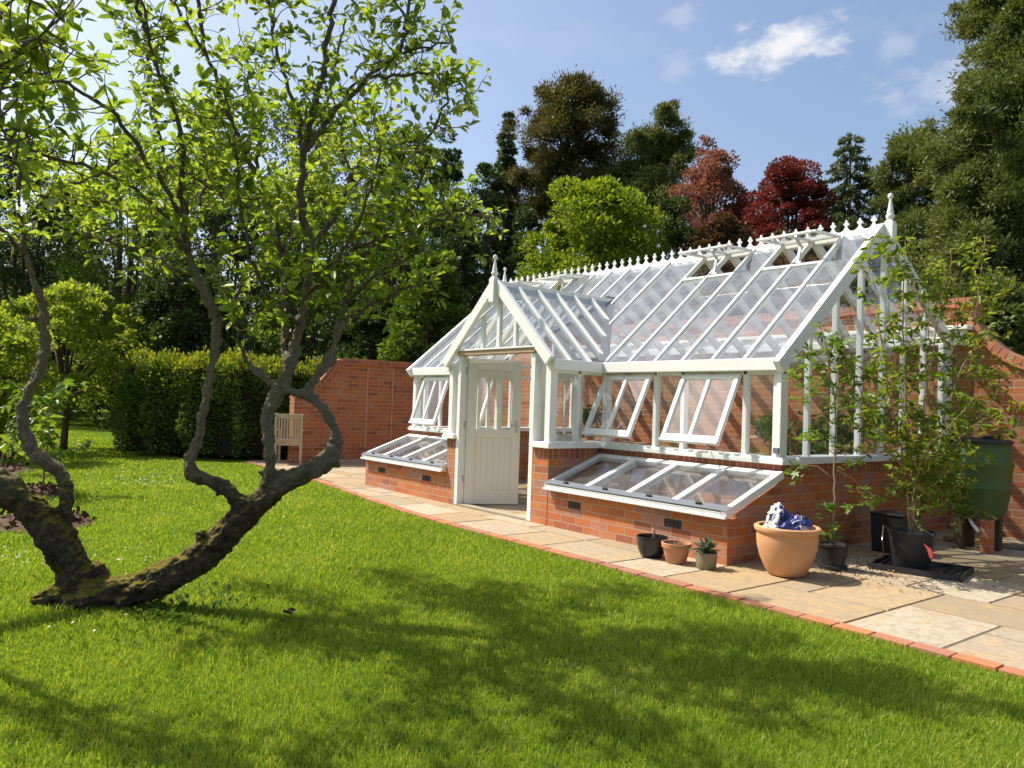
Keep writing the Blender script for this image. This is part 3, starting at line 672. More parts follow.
# doors: pair of leaves, the left swung well inwards, the right folded back against the porch side
def door(hx, hy, rz, mirror):
    root = bpy.data.objects.new('door', None); COL.objects.link(root); root.parent = gh; root.location = (hx, hy, .02); root.rotation_euler = (0, 0, rz)
    W, H, T = .72, 1.885, .044; sg = -1 if mirror else 1
    st = .125; z0, z1 = .97, 1.74
    def X(a): return sg*a
    m = MB()
    def bx(x0, x1, za, zb_, t=T/2): m.box((X(x0), -t, za), (X(x1), t, zb_))
    bx(0, st, 0, H); bx(W-st, W, 0, H); bx(st, W-st, 0, .16); bx(st, W-st, .86, z0)
    # head with three lancet arches
    n = 3; iw = (W-2*st)/n; mb_ = .022
    for k in range(1, n):
        xx = st+iw*k; bx(xx-mb_/2, xx+mb_/2, z0, z1-.22, T/2-.006)
    for k in range(n):
        xa, xb = st+iw*k+mb_/2*(k > 0), st+iw*(k+1)-mb_/2*(k < n-1); w_ = xb-xa; zs = z1-.235
        N = 8; cols = []
        for i in range(2*N+1):
            fr = i/(2*N); q = fr if fr <= .5 else 1-fr
            r = w_*1.05; xc = q*w_; zz = math.sqrt(max(0, r*r-(r-xc)**2)); cols.append((xa+fr*w_, zs+zz*1.12))
        for (p0, p1) in zip(cols[:-1], cols[1:]):
            m.prism([(X(p0[0]), p0[1]), (X(p1[0]), p1[1]), (X(p1[0]), z1), (X(p0[0]), z1)], -T/2+.006, T/2-.006)
    for k in range(1, n):
        xx = st+iw*k; bx(xx-mb_/2, xx+mb_/2, z1-.2201, z1, T/2-.006)
    bx(st, W-st, z1, H)
    m.build('door_frame', SHADED_DOORP, root, bevel=.003)
    m = MB(); nb_ = 6; bw = (W-2*st)/nb_
    for k in range(nb_): m.box((X(st+bw*k+.003), -T/2+.010, .16), (X(st+bw*(k+1)-.003), T/2-.010, .86))
    m.box((X(st), -T/2+.014, .16), (X(W-st), T/2-.014, .86))
    m.build('door_panel', SHADED_DOORP, root)
    m = MB(); m.add([(X(st-.01), 0, z0-.01), (X(W-st+.01), 0, z0-.01), (X(W-st+.01), 0, z1), (X(st-.01), 0, z1)], [(0, 1, 2, 3)]); m.build('door_pane', GLASS, root, fix=False)
    m = MB()
    m.box((X(W-.075), -T/2-.006, .93), (X(W-.035), T/2+.006, 1.10))
    m.tube([(X(W-.055), -T/2, 1.03), (X(W-.055), -T/2-.05, 1.03), (X(W-.15), -T/2-.05, 1.03)], .008, 8)
    m.build('door_handle', STEEL, root)
door(DX0+.02, PY+.10, R_(66), False); door(DX1-.03, PY+.12, R_(-88), True)
for z in (.3, 1.0, 1.7):
    m = MB(); m.tube([(DX0+.02, PY+.072, z), (DX0+.02, PY+.072, z+.09)], .009, 8); m.build('hinge', STEEL, gh)
# little rain pipe shoe at the right corner
m = MB(); m.box((L1-.055, -.05, HS+.06), (L1+.0, -.01, HS+.11)); m.build('rain_shoe', LEAD, gh)

# ------------------------------------------------------------------ cold frames
def cold_frame(x0, x1, nb_, label, zlo=.45, zhi=.77, air=()):
    t = thing('cold_frame', ((x0+x1)/2, PY/2, 0), label, 'cold frame', 'glazed cold frames against the greenhouse wall')
    off = Vector(t.location)
    def B(m, name, mat, par=t, **k):
        m.v = [tuple(Vector(v)-off) for v in m.v]; return m.build(name, mat, par, **k)
    y0, y1 = PY, -.004
    m = MB()
    xa, xb = x0+.0, x1-.0
    if x0 > -1: xa = x0
    zl, zh = zlo-.05, zhi-.06
    m.prism([(y0, -.02), (y0+.11, -.02), (y0+.11, zl), (y0, zl)], xa, xb, 'x')
    for (p, q) in ((xa, xa+.11), (xb-.11, xb)):
        m.prism([(y0+.1101, -.02), (y1, -.02), (y1, zh-.01), (y0+.1101, zl+(zh-zl)*.14)], p, q, 'x')
    base_ = B(m, 'brick_base', BRICK, uv=False)
    # brick uv in world coordinates
    me = base_.data; ul = me.uv_layers.new(name='UVMap')
    for p in me.polygons:
        nn = p.normal
        for li in p.loop_indices:
            c = me.vertices[me.loops[li].vertex_index].co + off
            ul.data[li].uv = (c.x, c.z) if abs(nn.y) > abs(nn.x) else (c.y, c.z)
    for (ax0, ax1) in air:
        m = MB(); m.box((ax0, y0-.004, .245), (ax1, y0+.02, .318)); o_ = B(m, 'airbrick', VENT)
        m = MB()
        for i in range(5):
            for zc in (.263, .300): m.box((ax0+.012+(ax1-ax0-.024)*i/4-.006, y0-.007, zc-.010), (ax0+.012+(ax1-ax0-.024)*i/4+.006, y0-.0035, zc+.010))
        o2 = B(m, 'airbrick_grille', simple_mat('airbrick_face', (.07, .06, .055), .7), o_)
    # lid
    d = Vector((0, y1-(y0-.06), zhi-zlo)).normalized(); nn = Vector((0, -d.z, d.y))
    A = Vector((0, y0-.06, zlo)); Bp = Vector((0, y1-.01, zlo + (y1-.01-(y0-.06))*(d.z/d.y)))
    xs_ = [x0-.03 if x0 < -1 else x0+.0, x1+.03 if x1 > 1 else x1-.0]
    m = MB()
    for x in (xs_[0]+.03, xs_[1]-.03): m.bar(A+Vector((x, 0, 0)), Bp+Vector((x, 0, 0)), .06, .07, nn)
    m.bar(Bp+Vector((xs_[0]+.06, -.04, -.015)), Bp+Vector((xs_[1]-.06, -.04, -.015)), .08, .065, nn)
    m.bar(A+Vector((xs_[0]+.06, .03, .0)), A+Vector((xs_[1]-.06, .03, .0)), .07, .06, nn)
    lid = B(m, 'lid_frame', WHITE, bevel=.005)
    wdt = (xs_[1]-xs_[0]-.06)/nb_
    for k in range(1, nb_):
        x = xs_[0]+.03+wdt*k
        m = MB(); m.bar(A+Vector((x, .0, .0))+d*.075+nn*.003, Bp+Vector((x, 0, 0))-d*.085+nn*.003, .075, .07, nn); B(m, 'lid_bar', WHITE, bevel=.005)
    m = MB(); m.add([A+Vector((xs_[0]+.03, 0, 0))+d*.05+nn*.012, A+Vector((xs_[1]-.03, 0, 0))+d*.05+nn*.012, Bp+Vector((xs_[1]-.03, 0, 0))-d*.05+nn*.012, Bp+Vector((xs_[0]+.03, 0, 0))-d*.05+nn*.012], [(0, 1, 2, 3)])
    B(m, 'lid_glass', FRAMEGLASS, fix=False)
    m = MB(); m.bar(A+Vector((xs_[0]+.004, .030, .0475)), A+Vector((xs_[1]-.004, .030, .0475)), .10, .005, nn)
    B(m, 'lid_flashing', LEAD)
    m = MB(); m.bar(A+Vector((xs_[0], -.012, -.028)), A+Vector((xs_[1], -.012, -.028)), .028, .026)
    B(m, 'drip_rail', WHITE, bevel=.004)
    for k in range(nb_):
        x = xs_[0]+.03+wdt*(k+.5)
        m = MB(); m.tube([A+Vector((x-.03, .03, .062)), A+Vector((x+.03, .03, .062))], .011, 8); B(m, 'lid_catch', VENT)
    # compost bed inside
    m = MB(); m.box((xa+.111, y0+.112, .0), (xb-.111, y1-.002, .12)); B(m, 'soil_fill', COMPOST)
    # inner white glazing bars of the staging below glass
    return t
cold_frame(.012, 2.385, 4, 'glazed brick cold frame with white bars, behind the row of three small pots', air=((.35, .54), (1.68, 1.88)))
cold_frame(-4.285, PX0-.004, 4, 'glazed brick cold frame with grey lid, left of the open white door', air=((-3.88, -3.67), (-2.62, -2.41)))

# ------------------------------------------------------------------ garden walls
def gwall(name, prof, y0, y1, label, axis='y', plinth=None):
    """prof: list of (a, ztop) left->right"""
    t = thing(name, ((prof[0][0]+prof[-1][0])/2, (y0+y1)/2, 0) if axis == 'y' else ((y0+y1)/2, (prof[0][0]+prof[-1][0])/2, 0), label, 'garden wall')
    off = Vector(t.location)
    m = MB()
    poly = [(prof[0][0], -.05)] + [(prof[-1][0], -.05)] + [(a, z-.12) for a, z in reversed(prof)]
    m.prism(poly, y0, y1, axis)
    def fin(mm, nm, mat):
        me_o = mm.build(nm, mat, None, uv=True); me_o.data.transform(Matrix.Translation(-off)); me_o.parent = t; return me_o
    fin(m, 'brickwork', WALLBRICK)
    # tile course + brick-on-edge coping following the profile
    mt = MB(); mc = MB()
    pts = [Vector((a, 0, z)) if axis == 'y' else Vector((0, a, z)) for a, z in prof]
    segs_ = list(zip(pts[:-1], pts[1:]))
    mid = (y0+y1)/2
    sh = Vector((0, mid, 0)) if axis == 'y' else Vector((mid, 0, 0))
    for p, q in segs_:
        mt.bar(p+sh+Vector((0, 0, -.108)), q+sh+Vector((0, 0, -.108)), abs(y1-y0)+.10, .022)
        ln = (q-p).length; k = max(1, int(round(ln/.085))); dd = (q-p)/k
        for i in range(k):
            a_ = p+dd*i+dd.normalized()*.004; b_ = p+dd*(i+1)-dd.normalized()*.004
            mc.bar(a_+sh+Vector((0, 0, -.048)), b_+sh+Vector((0, 0, -.048)), abs(y1-y0)+.03, .096)
    fin(mt, 'tile_course', COPING); 
    me_o = mc.build('coping', EDGEB); me_o.data.transform(Matrix.Translation(-off)); me_o.parent = t
    return t
curve = [(-8.0, 2.80), (2.62, 2.80)]
gwall('back_wall', curve, YB, YB+.23, 'tall red brick garden wall closing the back of the white greenhouse')
cv = [(2.625, 2.50), (2.72, 2.36), (2.84, 2.24), (2.98, 2.13), (3.14, 2.05), (3.34, 1.99), (3.6, 1.96), (12.0, 1.96)]
gwall('side_wall', cv, YB+.002, YB+.228, 'lower red brick wall with swept coping behind the green water butt')
lc = [(-.42, 1.42), (-.26, 1.44), (-.10, 1.50), (.06, 1.61), (.20, 1.76), (.32, 1.93), (.42, 2.06), (.54, 2.13), (.7, 2.15), (3.545, 2.15)]
lw = gwall('end_wall', lc, -8.33, -8.10, 'red brick wall with swept down end beside the wooden chair', 'x')
m = MB()
for y in (1.15, 1.75, 2.3, 2.9):
    m.tube([(-8.092, y, .3), (-8.092, y, 2.0)], .006, 6)
m.v = [tuple(Vector(v)-Vector(lw.location)) for v in m.v]
m.build('training_wire', simple_mat('pale_wire', (.6, .5, .38), .7), lw)
m = MB(); m.box((-8.085, -.1, -.02), (-7.80, 3.5, .085)); kb = m.build('drain_kerb', KERB, bevel=.01); tag(kb, kind='structure')

# ------------------------------------------------------------------ garden chair (seen from behind)
ch = thing('garden_chair', (-7.97, -.56, .012), 'weathered wooden garden chair with slatted back, seen from behind', 'chair', rz=math.atan2(.5, -.87) - math.pi/2)
def chair():
    # local: faces +y, back at y=0
    def leg(x, y, z0, z1, lean=0):
        m = MB(); m.bar((x, y, z0), (x, y-lean, z1), .05, .045, (0, 1, 0)); m.build('leg', TEAK, ch, bevel=.004)
    for x in (-.24, .24): leg(x, 0, 0, .98, .07); leg(x, .5, 0, .64, 0)
    m = MB()
    for k in range(8): m.bar((-.182+.052*k, -.035, .50), (-.182+.052*k, -.066, .90), .034, .014, (0, 1, 0))
    m.build('backrest', TEAK, ch)
    m = MB(); m.bar((-.215, -.066, .93), (.215, -.066, .93), .03, .085); m.build('back_rail', TEAK, ch, bevel=.005)
    m = MB(); m.bar((-.215, -.032, .47), (.215, -.032, .47), .03, .06); m.build('lower_rail', TEAK, ch, bevel=.005)
    m = MB()
    for k in range(7): m.box((-.23, .03+.07*k, .425), (.23, .03+.07*k+.058, .445))
    m.build('seat', TEAK, ch)
    m = MB(); m.box((-.215, .478, .36), (.215, .5, .424)); m.box((-.24, .03, .36), (-.22, .47, .424)); m.box((.22, .03, .36), (.24, .47, .424)); m.box((-.215, .0, .36), (.215, .024, .424)); m.build('seat_frame', TEAK, ch)
    for x in (-.255, .255):
        m = MB(); m.bar((x, -.03, .655), (x, .54, .655), .055, .025); m.build('arm', TEAK, ch, bevel=.004)
chair()

# ------------------------------------------------------------------ pots
def potobj(name, loc, prof, mat, label, group=None, soil=None, n=40):
    t = thing(name, loc, label, 'plant pot', group)
    m = MB(); m.lathe(prof, n); m.build('pot_body', mat, t, smooth='auto')
    if soil: 
        m = MB(); r, z = soil; vs = [(0, 0, z+.01)]+[(r*math.cos(2*math.pi*k/24), r*math.sin(2*math.pi*k/24), z+.006*math.sin(k*3)) for k in range(24)]
        m.add(vs, [(0, 1+k, 1+(k+1) % 24) for k in range(24)]); m.build('soil', COMPOST, t, smooth=True)
    return t
# big terracotta
potobj('terracotta_pot', (2.87, -.66, .012), [(r*.87, z*.87) for r, z in [(.0, 0), (.155, 0), (.17, .01), (.20, .06), (.245, .16), (.272, .26), (.28, .34), (.277, .395), (.283, .402), (.298, .41), (.305, .43), (.302, .45), (.288, .46), (.262, .455), (.258, .43), (.255, .3), (.2, .1), (0, .08)]], TERRA,
       'large pale terracotta pot with a rolled rim holding a blue and white plastic sack')
grp = 'small pots lined up before the cold frame'
potobj('glazed_pot', (1.80, -1.10, .012), [(0, 0), (.085, 0), (.095, .006), (.118, .05), (.134, .11), (.138, .16), (.142, .176), (.139, .183), (.130, .181), (.126, .15), (.12, .06), (0, .05)], BLACKGLAZE, 'glossy black rounded pot, first in the row of small pots before the cold frame', grp, (.125, .14))
potobj('terracotta_pot', (2.08, -1.10, .012), [(0, 0), (.083, 0), (.086, .004), (.115, .125), (.116, .128), (.127, .130), (.131, .166), (.128, .17), (.118, .169), (.114, .13), (.08, .03), (0, .03)], TERRA2, 'small tapered terracotta pot with bare soil, between the black pot and the olive pot', grp, (.112, .142))
potobj('glazed_pot', (2.37, -1.06, .012), [(0, 0), (.076, 0), (.082, .006), (.087, .06), (.088, .115), (.091, .128), (.088, .134), (.08, .132), (.078, .1), (0, .05)], OLIVEGLAZE, 'small olive brown pot holding a rosette plant at the cold frame corner', grp, (.079, .118))
# dry twig in black pot, weeds in terracotta
m = MB(); m.tube([(1.82, -1.10, .15), (1.823, -1.10, .22), (1.815, -1.105, .27)], [.014, .011, .008], 8); tag(m.build('plant_stump', STEM, smooth=True), 'short bare plant stump standing in the glossy black pot', 'plant')
def rosette(name, c, n, L, W, mat, label, tilt=(.2, 1.3), cat='plant'):
    a = rng.uniform(0, 2*np.pi, n); e = rng.uniform(*tilt, n)
    D = np.stack([np.cos(a)*np.cos(e), np.sin(a)*np.cos(e), np.sin(e)], 1); P = np.array(c) + D*.01 + rng.normal(0, .012, (n, 3))*[1, 1, .3]
    V, F = leaves_rich(P, D, np.array([[0, 0, 1.]])+D*.01, rng.uniform(.7, 1, n)*L, rng.uniform(.8, 1, n)*W, .2, .18)
    o_ = npmesh(name, V, F, mat); return tag(o_, label, cat)
GREYLEAF = leaf_mat('grey_green_leaf', [(0, (.05, .085, .05)), (.5, (.10, .15, .09)), (1, (.2, .25, .17))], .15, (1.1, 1.1, .8), .4, .4)
rosette('succulent_plant', (2.37, -1.06, .15), 46, .13, .045, GREYLEAF, 'grey green rosette plant growing in the olive brown pot', (.1, 1.4))
rosette('weed_seedling', (2.07, -1.12, .15), 7, .05, .018, leaf_mat('dry_leaf', [(0, (.16, .11, .03)), (1, (.24, .2, .06))], .2), 'sparse yellowing seedling in the small terracotta pot', (.3, 1.2))
# compost sack
def sack():
    bm = bmesh.new()
    for (c0, rad, sd) in (((.05, 0, -.02), (.14, .115, .085), 3.0), ((-.085, .01, .0), (.075, .085, .135), 9.0), ((.0, -.02, -.05), (.19, .14, .08), 5.0)):
        r_ = bmesh.ops.create_icosphere(bm, subdivisions=5, radius=1)
        for v in r_['verts']:
            c = v.co.copy(); p = Vector((c.x*rad[0], c.y*rad[1], c.z*rad[2])) + Vector(c0)
            fold = 1 - abs(noise.noise(c*2.6+Vector((sd, 1, 5))))*2
            d = fold*.028 + (1-abs(noise.noise(c*6+Vector((sd, 0, 0))))*2)*.010 + noise.noise(c*1.4+Vector((0, sd, 0)))*.03
            v.co = p + c.normalized()*(d-.02) + Vector((c.z*.03 if sd == 9.0 else 0, 0, 0))
    me = bpy.data.meshes.new('plastic_sack'); bm.to_mesh(me); bm.free()
    me.polygons.foreach_set('use_smooth', [True]*len(me.polygons))
    k = NT('printed_plastic'); v = k.obj()
    n = k.noise(7, 3, .5, v, .6); sep = k.n('ShaderNodeSeparateXYZ'); k.l(v, sep.inputs[0])
    f = k.math('ADD', k.math('MULTIPLY', sep.outputs['X'], 1.7), k.math('ADD', n, .04))
    c = k.ramp(f, [(.0, (.62, .60, .55)), (.30, (.62, .60, .56)), (.325, (.02, .03, .14)), (.47, (.03, .04, .20)), (.60, (.02, .025, .12)), (.66, (.55, .55, .54)), (.70, (.03, .04, .18)), (1, (.02, .025, .10))], True)
    hz = k.ramp(k.math('ADD', k.math('MULTIPLY', sep.outputs['Z'], 2.0), k.math('MULTIPLY', n, .5)), [(.0, (0, 0, 0)), (.44, (0, 0, 0)), (.47, (1, 1, 1))], True)
    c = k.mix(hz, c, (.64, .63, .60))
    me.materials.append(k.done(k.princ(c, .3, .5, normal=k.bump(k.noise(14, 4, .6, v, 1.0), .5, .02))))
    o_ = bpy.data.objects.new('plastic_sack', me); COL.objects.link(o_); o_.location = (2.87, -.66, .44); o_.rotation_euler = (.05, .05, R_(50))
    tag(o_, 'crumpled blue and white plastic sack stuffed into the large terracotta pot', 'sack')
sack()

# ------------------------------------------------------------------ potted shrubs
def palmate(P, D, N, L, mat, name, parent):
    """five-lobed leaves"""
    n = len(P); D = unit(D); Sd = unit(np.cross(D, N)); Vs = []; base_ = 0; Fs = []
    for a, sc_ in ((-1.9, .55), (-1.0, .8), (0, 1.0), (1.0, .8), (1.9, .55)):
        d2 = D*math.cos(a) + Sd*math.sin(a); V, F = leaves_simple(P, d2, N+rng.normal(0, .2, (n, 3)), L*sc_, L*sc_*.42)
        Vs.append(V.reshape(n, 4, 3))
    V = np.concatenate(Vs, 1)     # n,20,3
    V[:, 4::4] = V[:, :1]; 
    # merge all lobes to one island by sharing the base vertex
    idx = np.arange(20); idx[[4, 8, 12, 16]] = 0
    f = np.array([[idx[4*k], idx[4*k+3], idx[4*k+2], idx[4*k+1]] for k in range(5)])
    F = ((np.arange(n)*20)[:, None, None] + f[None]).reshape(-1, 4)
    return npmesh(name, V.reshape(-1, 3), [F], mat, parent)
MAPLELEAF = leaf_mat('fresh_green_leaf', [(0, (.05, .10, .012)), (.4, (.10, .18, .02)), (.75, (.17, .25, .03)), (1, (.24, .28, .05))], .45, (1.5, 1.45, .55), .4, .4, 1.5)
VINELEAF = leaf_mat('vine_leaf', [(0, (.05, .095, .012)), (.4, (.11, .18, .018)), (.75, (.20, .26, .03)), (1, (.32, .26, .07))], .5, (1.5, 1.4, .5), .4, .45, 1.5)
CLIMBLEAF = leaf_mat('climber_leaf', [(0, (.08, .125, .015)), (.4, (.15, .21, .02)), (.75, (.23, .29, .03)), (1, (.30, .29, .06))], .5, (1.5, 1.4, .5), .4, .4, 1.5)
def walk(p, d, n, step, wander=.25, up=.1, r=random):
    pts = [Vector(p)]; d = Vector(d).normalized()
    for _ in range(n):
        d = (d + Vector((r.gauss(0, wander), r.gauss(0, wander), r.gauss(0, wander)+up))).normalized(); pts.append(pts[-1]+d*step)
    return pts
def shrub(name, base_, stems, leaf, label, cat, lpal, leafL, per=3, twig_up=.15, group=None, bare=.25, tw=(3, 7), tstep=.06, spread=.8):
    """stems: list of polylines in world space"""
    t = thing(name, base_, label, cat, group); off = np.array(base_)
    mb = MB(); P = []; D = []
    rr = random.Random(len(stems)*13+int(leafL*1000))
    for st, r0 in stems:
        st = [Vector(p) for p in st]; m_ = len(st)
        # resample
        pts = []
        for a, c in zip(st[:-1], st[1:]):
            k = max(2, int((c-a).length/.07))
            for i in range(k): 
                pts.append(a.lerp(c, i/k) + Vector((rr.gauss(0, .006), rr.gauss(0, .006), 0)))
        pts.append(st[-1])
        mb.tube([p-Vector(off) for p in pts], [r0*(1-.75*i/len(pts)) for i in range(len(pts))], 6)
        for i, p in enumerate(pts):
            f = i/len(pts)
            if f < bare or rr.random() > .80: continue
            a = rr.uniform(0, 2*math.pi); d = Vector((math.cos(a)*spread, math.sin(a)*spread, twig_up+rr.gauss(0, .25)))
            q = walk(p, d, rr.randint(*tw), tstep, .3, -.02, rr)
            mb.tube([x-Vector(off) for x in q], [.0035*(1-.6*j/len(q)) for j in range(len(q))], 4, cap=False)
            for j, x in enumerate(q[1:]):
                for _ in range(per):
                    dd = Vector((rr.gauss(0, 1), rr.gauss(0, 1), rr.gauss(-.15, .5))).normalized(); P.append(x+dd*.01); D.append(dd)
    mb.build('stem', STEM, t, smooth=True, fix=False)
    P = np.array([tuple(p) for p in P]); D = np.array([tuple(p) for p in D]); n = len(P)
    N = unit(np.array([[0, 0, 1.]]) + rng.normal(0, .45, (n, 3)))
    Ls = rng.uniform(.6, 1.1, n)*leafL
    if lpal: palmate(P-off+D*.03, D, N, Ls, leaf, 'foliage', t)
    else:
        V, F = leaves_rich(P-off, D, N, Ls, Ls*.5); npmesh('foliage', V, F, leaf, t)
    print(name, 'leaves', n)
    return t
# maple sapling in its pot
potobj('nursery_pot', (2.94, -.06, .012), [(0, 0), (.115, 0), (.118, .03), (.095, .032), (.095, .04), (.12, .19), (.126, .193), (.126, .212), (.118, .212), (.11, .18), (0, .17)], BLACKPLASTIC, 'small black plastic nursery pot with a slim maple sapling, beside the terracotta pot', None, (.125, .19), 28)
mp_ = (2.94, -.06, .19)
def st(*pts): return [at(u, v, t) for (u, v, t) in pts]
T0 = 6.66
sapl = [([mp_] + st((834, 490, T0), (836, 430, T0), (832, 380, T0), (824, 335, T0+.02)), .011),
        ([mp_, (2.93, -.055, .30), (2.915, -.05, .42)], .005)]
for (u0, v0, u1, v1, t1) in ((835, 455, 800, 440, 6.5), (835, 470, 872, 500, 6.75), (834, 420, 872, 395, 6.8), (833, 410, 795, 385, 6.7), (833, 450, 868, 455, 6.5), (834, 480, 800, 465, 6.8), (835, 400, 850, 345, 6.7), (832, 370, 795, 350, 6.6)):
    sapl.append((st((u0, v0, T0), ((u0+u1)/2, (v0+v1)/2-6, (T0+t1)/2), (u1, v1, t1)), .005))
shrub('maple_sapling', mp_, sapl, MAPLELEAF, 'slim maple sapling with lobed bright leaves in front of the greenhouse end wall', 'sapling', True, .085, 3, 0, None, .35, (1, 4), .055, .8)
# big bucket shrub
BK = np.array((3.30, .58, .03))
bk = thing('black_bucket', tuple(BK), 'big black builders bucket holding a tall leafy shrub, standing on a black tray', 'bucket')
m = MB(); m.lathe([(0, 0), (.15, 0), (.155, .01), (.185, .29), (.192, .292), (.192, .315), (.18, .315), (.17, .27), (0, .26)], 32); m.build('bucket_body', BLACKPLASTIC, bk, smooth='auto')
m = MB(); m.tube([(-.20, 0, .30), (-.215, -.06, .33), (-.17, -.17, .22), (-.19, -.1, .1), (-.2, -.1, .06)], .005, 6); m.tube([(.2, -.02, .3), (.1, -.08, .36), (.04, -.06, .44)], .005, 6); m.build('wire_handle', STEEL, bk)
m = MB(); m.prism([(.17, .24), (.235, .20), (.25, .14), (.225, .12), (.2, .2)], -.145, -.14); m.build('plant_tag', REDTAG, bk)
m = MB(); m.lathe([(.172, .275), (0, .28)], 24); m.build('soil', COMPOST, bk)
tr = thing('plastic_tray', (3.38, .60, .012), 'flat black plastic tray lying under the big black bucket', 'tray', rz=R_(12))
m = MB(); m.box((-.36, -.28, 0), (.36, .28, .014)); m.build('tray_base', BLACKPLASTIC, tr)
m = MB()
for (a, b_) in (((-.36, -.28), (.36, -.26)), ((-.36, .26), (.36, .28)), ((-.36, -.26), (-.34, .26)), ((.34, -.26), (.36, .26))): m.box((a[0], a[1], .014), (b_[0], b_[1], .045))
for k in range(6): m.box((-.30+.12*k, -.259, .0142), (-.288+.12*k, .259, .030))
m.build('tray_rim', BLACKPLASTIC, tr)
TB = 6.8
bs = []
b0 = (BK[0], BK[1], .30)
for (pts, r) in (
    (((905, 470, TB), (890, 400, 6.75), (880, 330, 6.8), (872, 262, 6.85)), .012),
    (((912, 470, TB), (906, 400, TB), (903, 330, 6.85), (905, 240, 6.85)), .013),
    (((918, 460, TB), (925, 400, 6.7), (935, 340, 6.75), (945, 280, 6.8)), .012),
    (((925, 470, TB), (945, 420, 6.95), (960, 370, 7.0), (985, 335, 7.1)), .010),
    (((908, 480, TB), (885, 440, 6.6), (862, 395, 6.6), (845, 350, 6.7)), .009),
    (((920, 490, 6.9), (945, 450, 7.0), (975, 425, 7.1), (1004, 405, 7.2)), .008),
    (((915, 480, 6.7), (930, 445, 6.5), (955, 420, 6.4), (975, 395, 6.4)), .008),
    (((916, 500, 6.7), (940, 480, 6.6), (958, 465, 6.6)), .006),
    (((930, 490, 7.0), (948, 470, 7.1), (955, 500, 7.15), (950, 525, 7.15)), .006),
    (((928, 480, 7.1), (940, 455, 7.2), (962, 470, 7.3), (968, 500, 7.3)), .006),
    (((920, 480, 7.2), (932, 450, 7.3), (945, 480, 7.4), (940, 520, 7.4)), .006),
    (((912, 470, 6.9), (898, 380, 7.1), (888, 300, 7.1), (892, 250, 7.1)), .009)):
    bs.append(([b0] + st(*pts), r))
shrub('leafy_shrub', b0, bs, VINELEAF, 'tall many stemmed leafy shrub growing from the big black bucket against white gable bars', 'shrub', False, .085, 3, .1, None, .2, (2, 7), .055, .8)
# climber at the wall
cl = []
c0 = (3.02, 2.55, 0.0)
for (pts, r) in (
    (((945, 480, 8.1), (955, 400, 8.2), (958, 330, 8.2), (950, 250, 8.3)), .012),
    (((950, 480, 8.1), (968, 400, 8.3), (975, 320, 8.3), (985, 235, 8.4)), .012),
    (((955, 470, 8.1), (985, 410, 8.2), (1005, 380, 8.3), (1030, 372, 8.4)), .009),
    (((950, 470, 8.0), (935, 400, 8.0), (928, 330, 8.1), (930, 262, 8.2)), .010),
    (((955, 450, 8.0), (990, 440, 7.9), (1015, 425, 7.9)), .008)):
    cl.append(([c0] + st(*pts), r))
shrub('climbing_rose', c0, cl, CLIMBLEAF, 'loose climbing shrub with bright new leaves rising between the gable and the swept wall', 'climber', False, .085, 3, .1, None, .3, (2, 6), .065, .8)

# ------------------------------------------------------------------ water butt
WB = at(978, 512, 7.95)
wbt = thing('water_butt', (WB[0], WB[1], 0), 'green plastic water butt with black lid on a raised stand by the brick wall', 'water butt')
m = MB(); zb0 = WB[2]
m.lathe([(0, zb0), (.235, zb0), (.25, zb0+.02), (.285, zb0+.24), (.292, zb0+.25), (.296, zb0+.262), (.288, zb0+.275), (.30, zb0+.47), (.312, zb0+.485), (.312, zb0+.515), (.298, zb0+.53), (.285, zb0+.70), (.28, zb0+.71), (0, zb0+.71)], 36); m.build('butt_body', GREENPLASTIC, wbt, smooth='auto')
m = MB(); m.lathe([(.0, zb0+.711), (.30, zb0+.711), (.302, zb0+.735), (.285, zb0+.75), (.1, zb0+.765), (0, zb0+.765)], 36); m.lathe([(.05, zb0+.7655), (.05, zb0+.79), (0, zb0+.79)], 12, (.12, -.1, 0)); m.build('butt_lid', BLACKPLASTIC, wbt, smooth='auto')
m = MB(); m.tube([(0, -.26, zb0+.07), (0, -.32, zb0+.07), (0, -.33, zb0+.04)], .014, 8); m.build('tap', BLACKPLASTIC, wbt)
m = MB(); m.lathe([(0, zb0-.045), (.22, zb0-.045), (.22, zb0-.001), (0, zb0-.001)], 24); m.build('stand_top', SHADETIMBER, wbt)
for (x, y) in ((-.13, -.12), (-.13, .13), (.13, .13)):
    m = MB(); m.box((x-.04, y-.04, .012), (x+.04, y+.04, zb0-.0455)); m.build('stand_leg', SHADETIMBER, wbt)
m = MB(); m.box((.09, -.19, .012), (.19, -.09, zb0-.0455)); m.build('brick_pier', BRICK, wbt, uv=True)
m = MB(); m.tube([(-.02, -.16, zb0-.05), (.03, -.2, zb0-.11), (.09, -.22, zb0-.17)], .017, 8); m.build('overflow_pipe', WHITE, wbt)
# loose timber on the patio and rake leaning inside are too indistinct; a plank lies under the butt
m = MB(); m.bar((2.75, 2.55, .04), (3.75, 2.80, .04), .10, .045); tag(m.build('timber_plank', TIMBER, bevel=.004), 'dark timber plank lying on the paving below the water butt', 'plank')
pb = thing('black_container', (2.80, 1.30, .012), 'plain black lidded container against the end wall behind the bucket', 'container')  # plain black box filling a dark patch behind the bucket
m = MB(); m.prism([(-.14, 0), (.14, 0), (.16, .36), (-.16, .36)], -.15, .15); m.build('box_body', BLACKPLASTIC, pb, bevel=.01)
m = MB(); m.box((-.17, -.16, .361), (.17, .16, .38)); m.build('box_lid', BLACKPLASTIC, pb, bevel=.006)
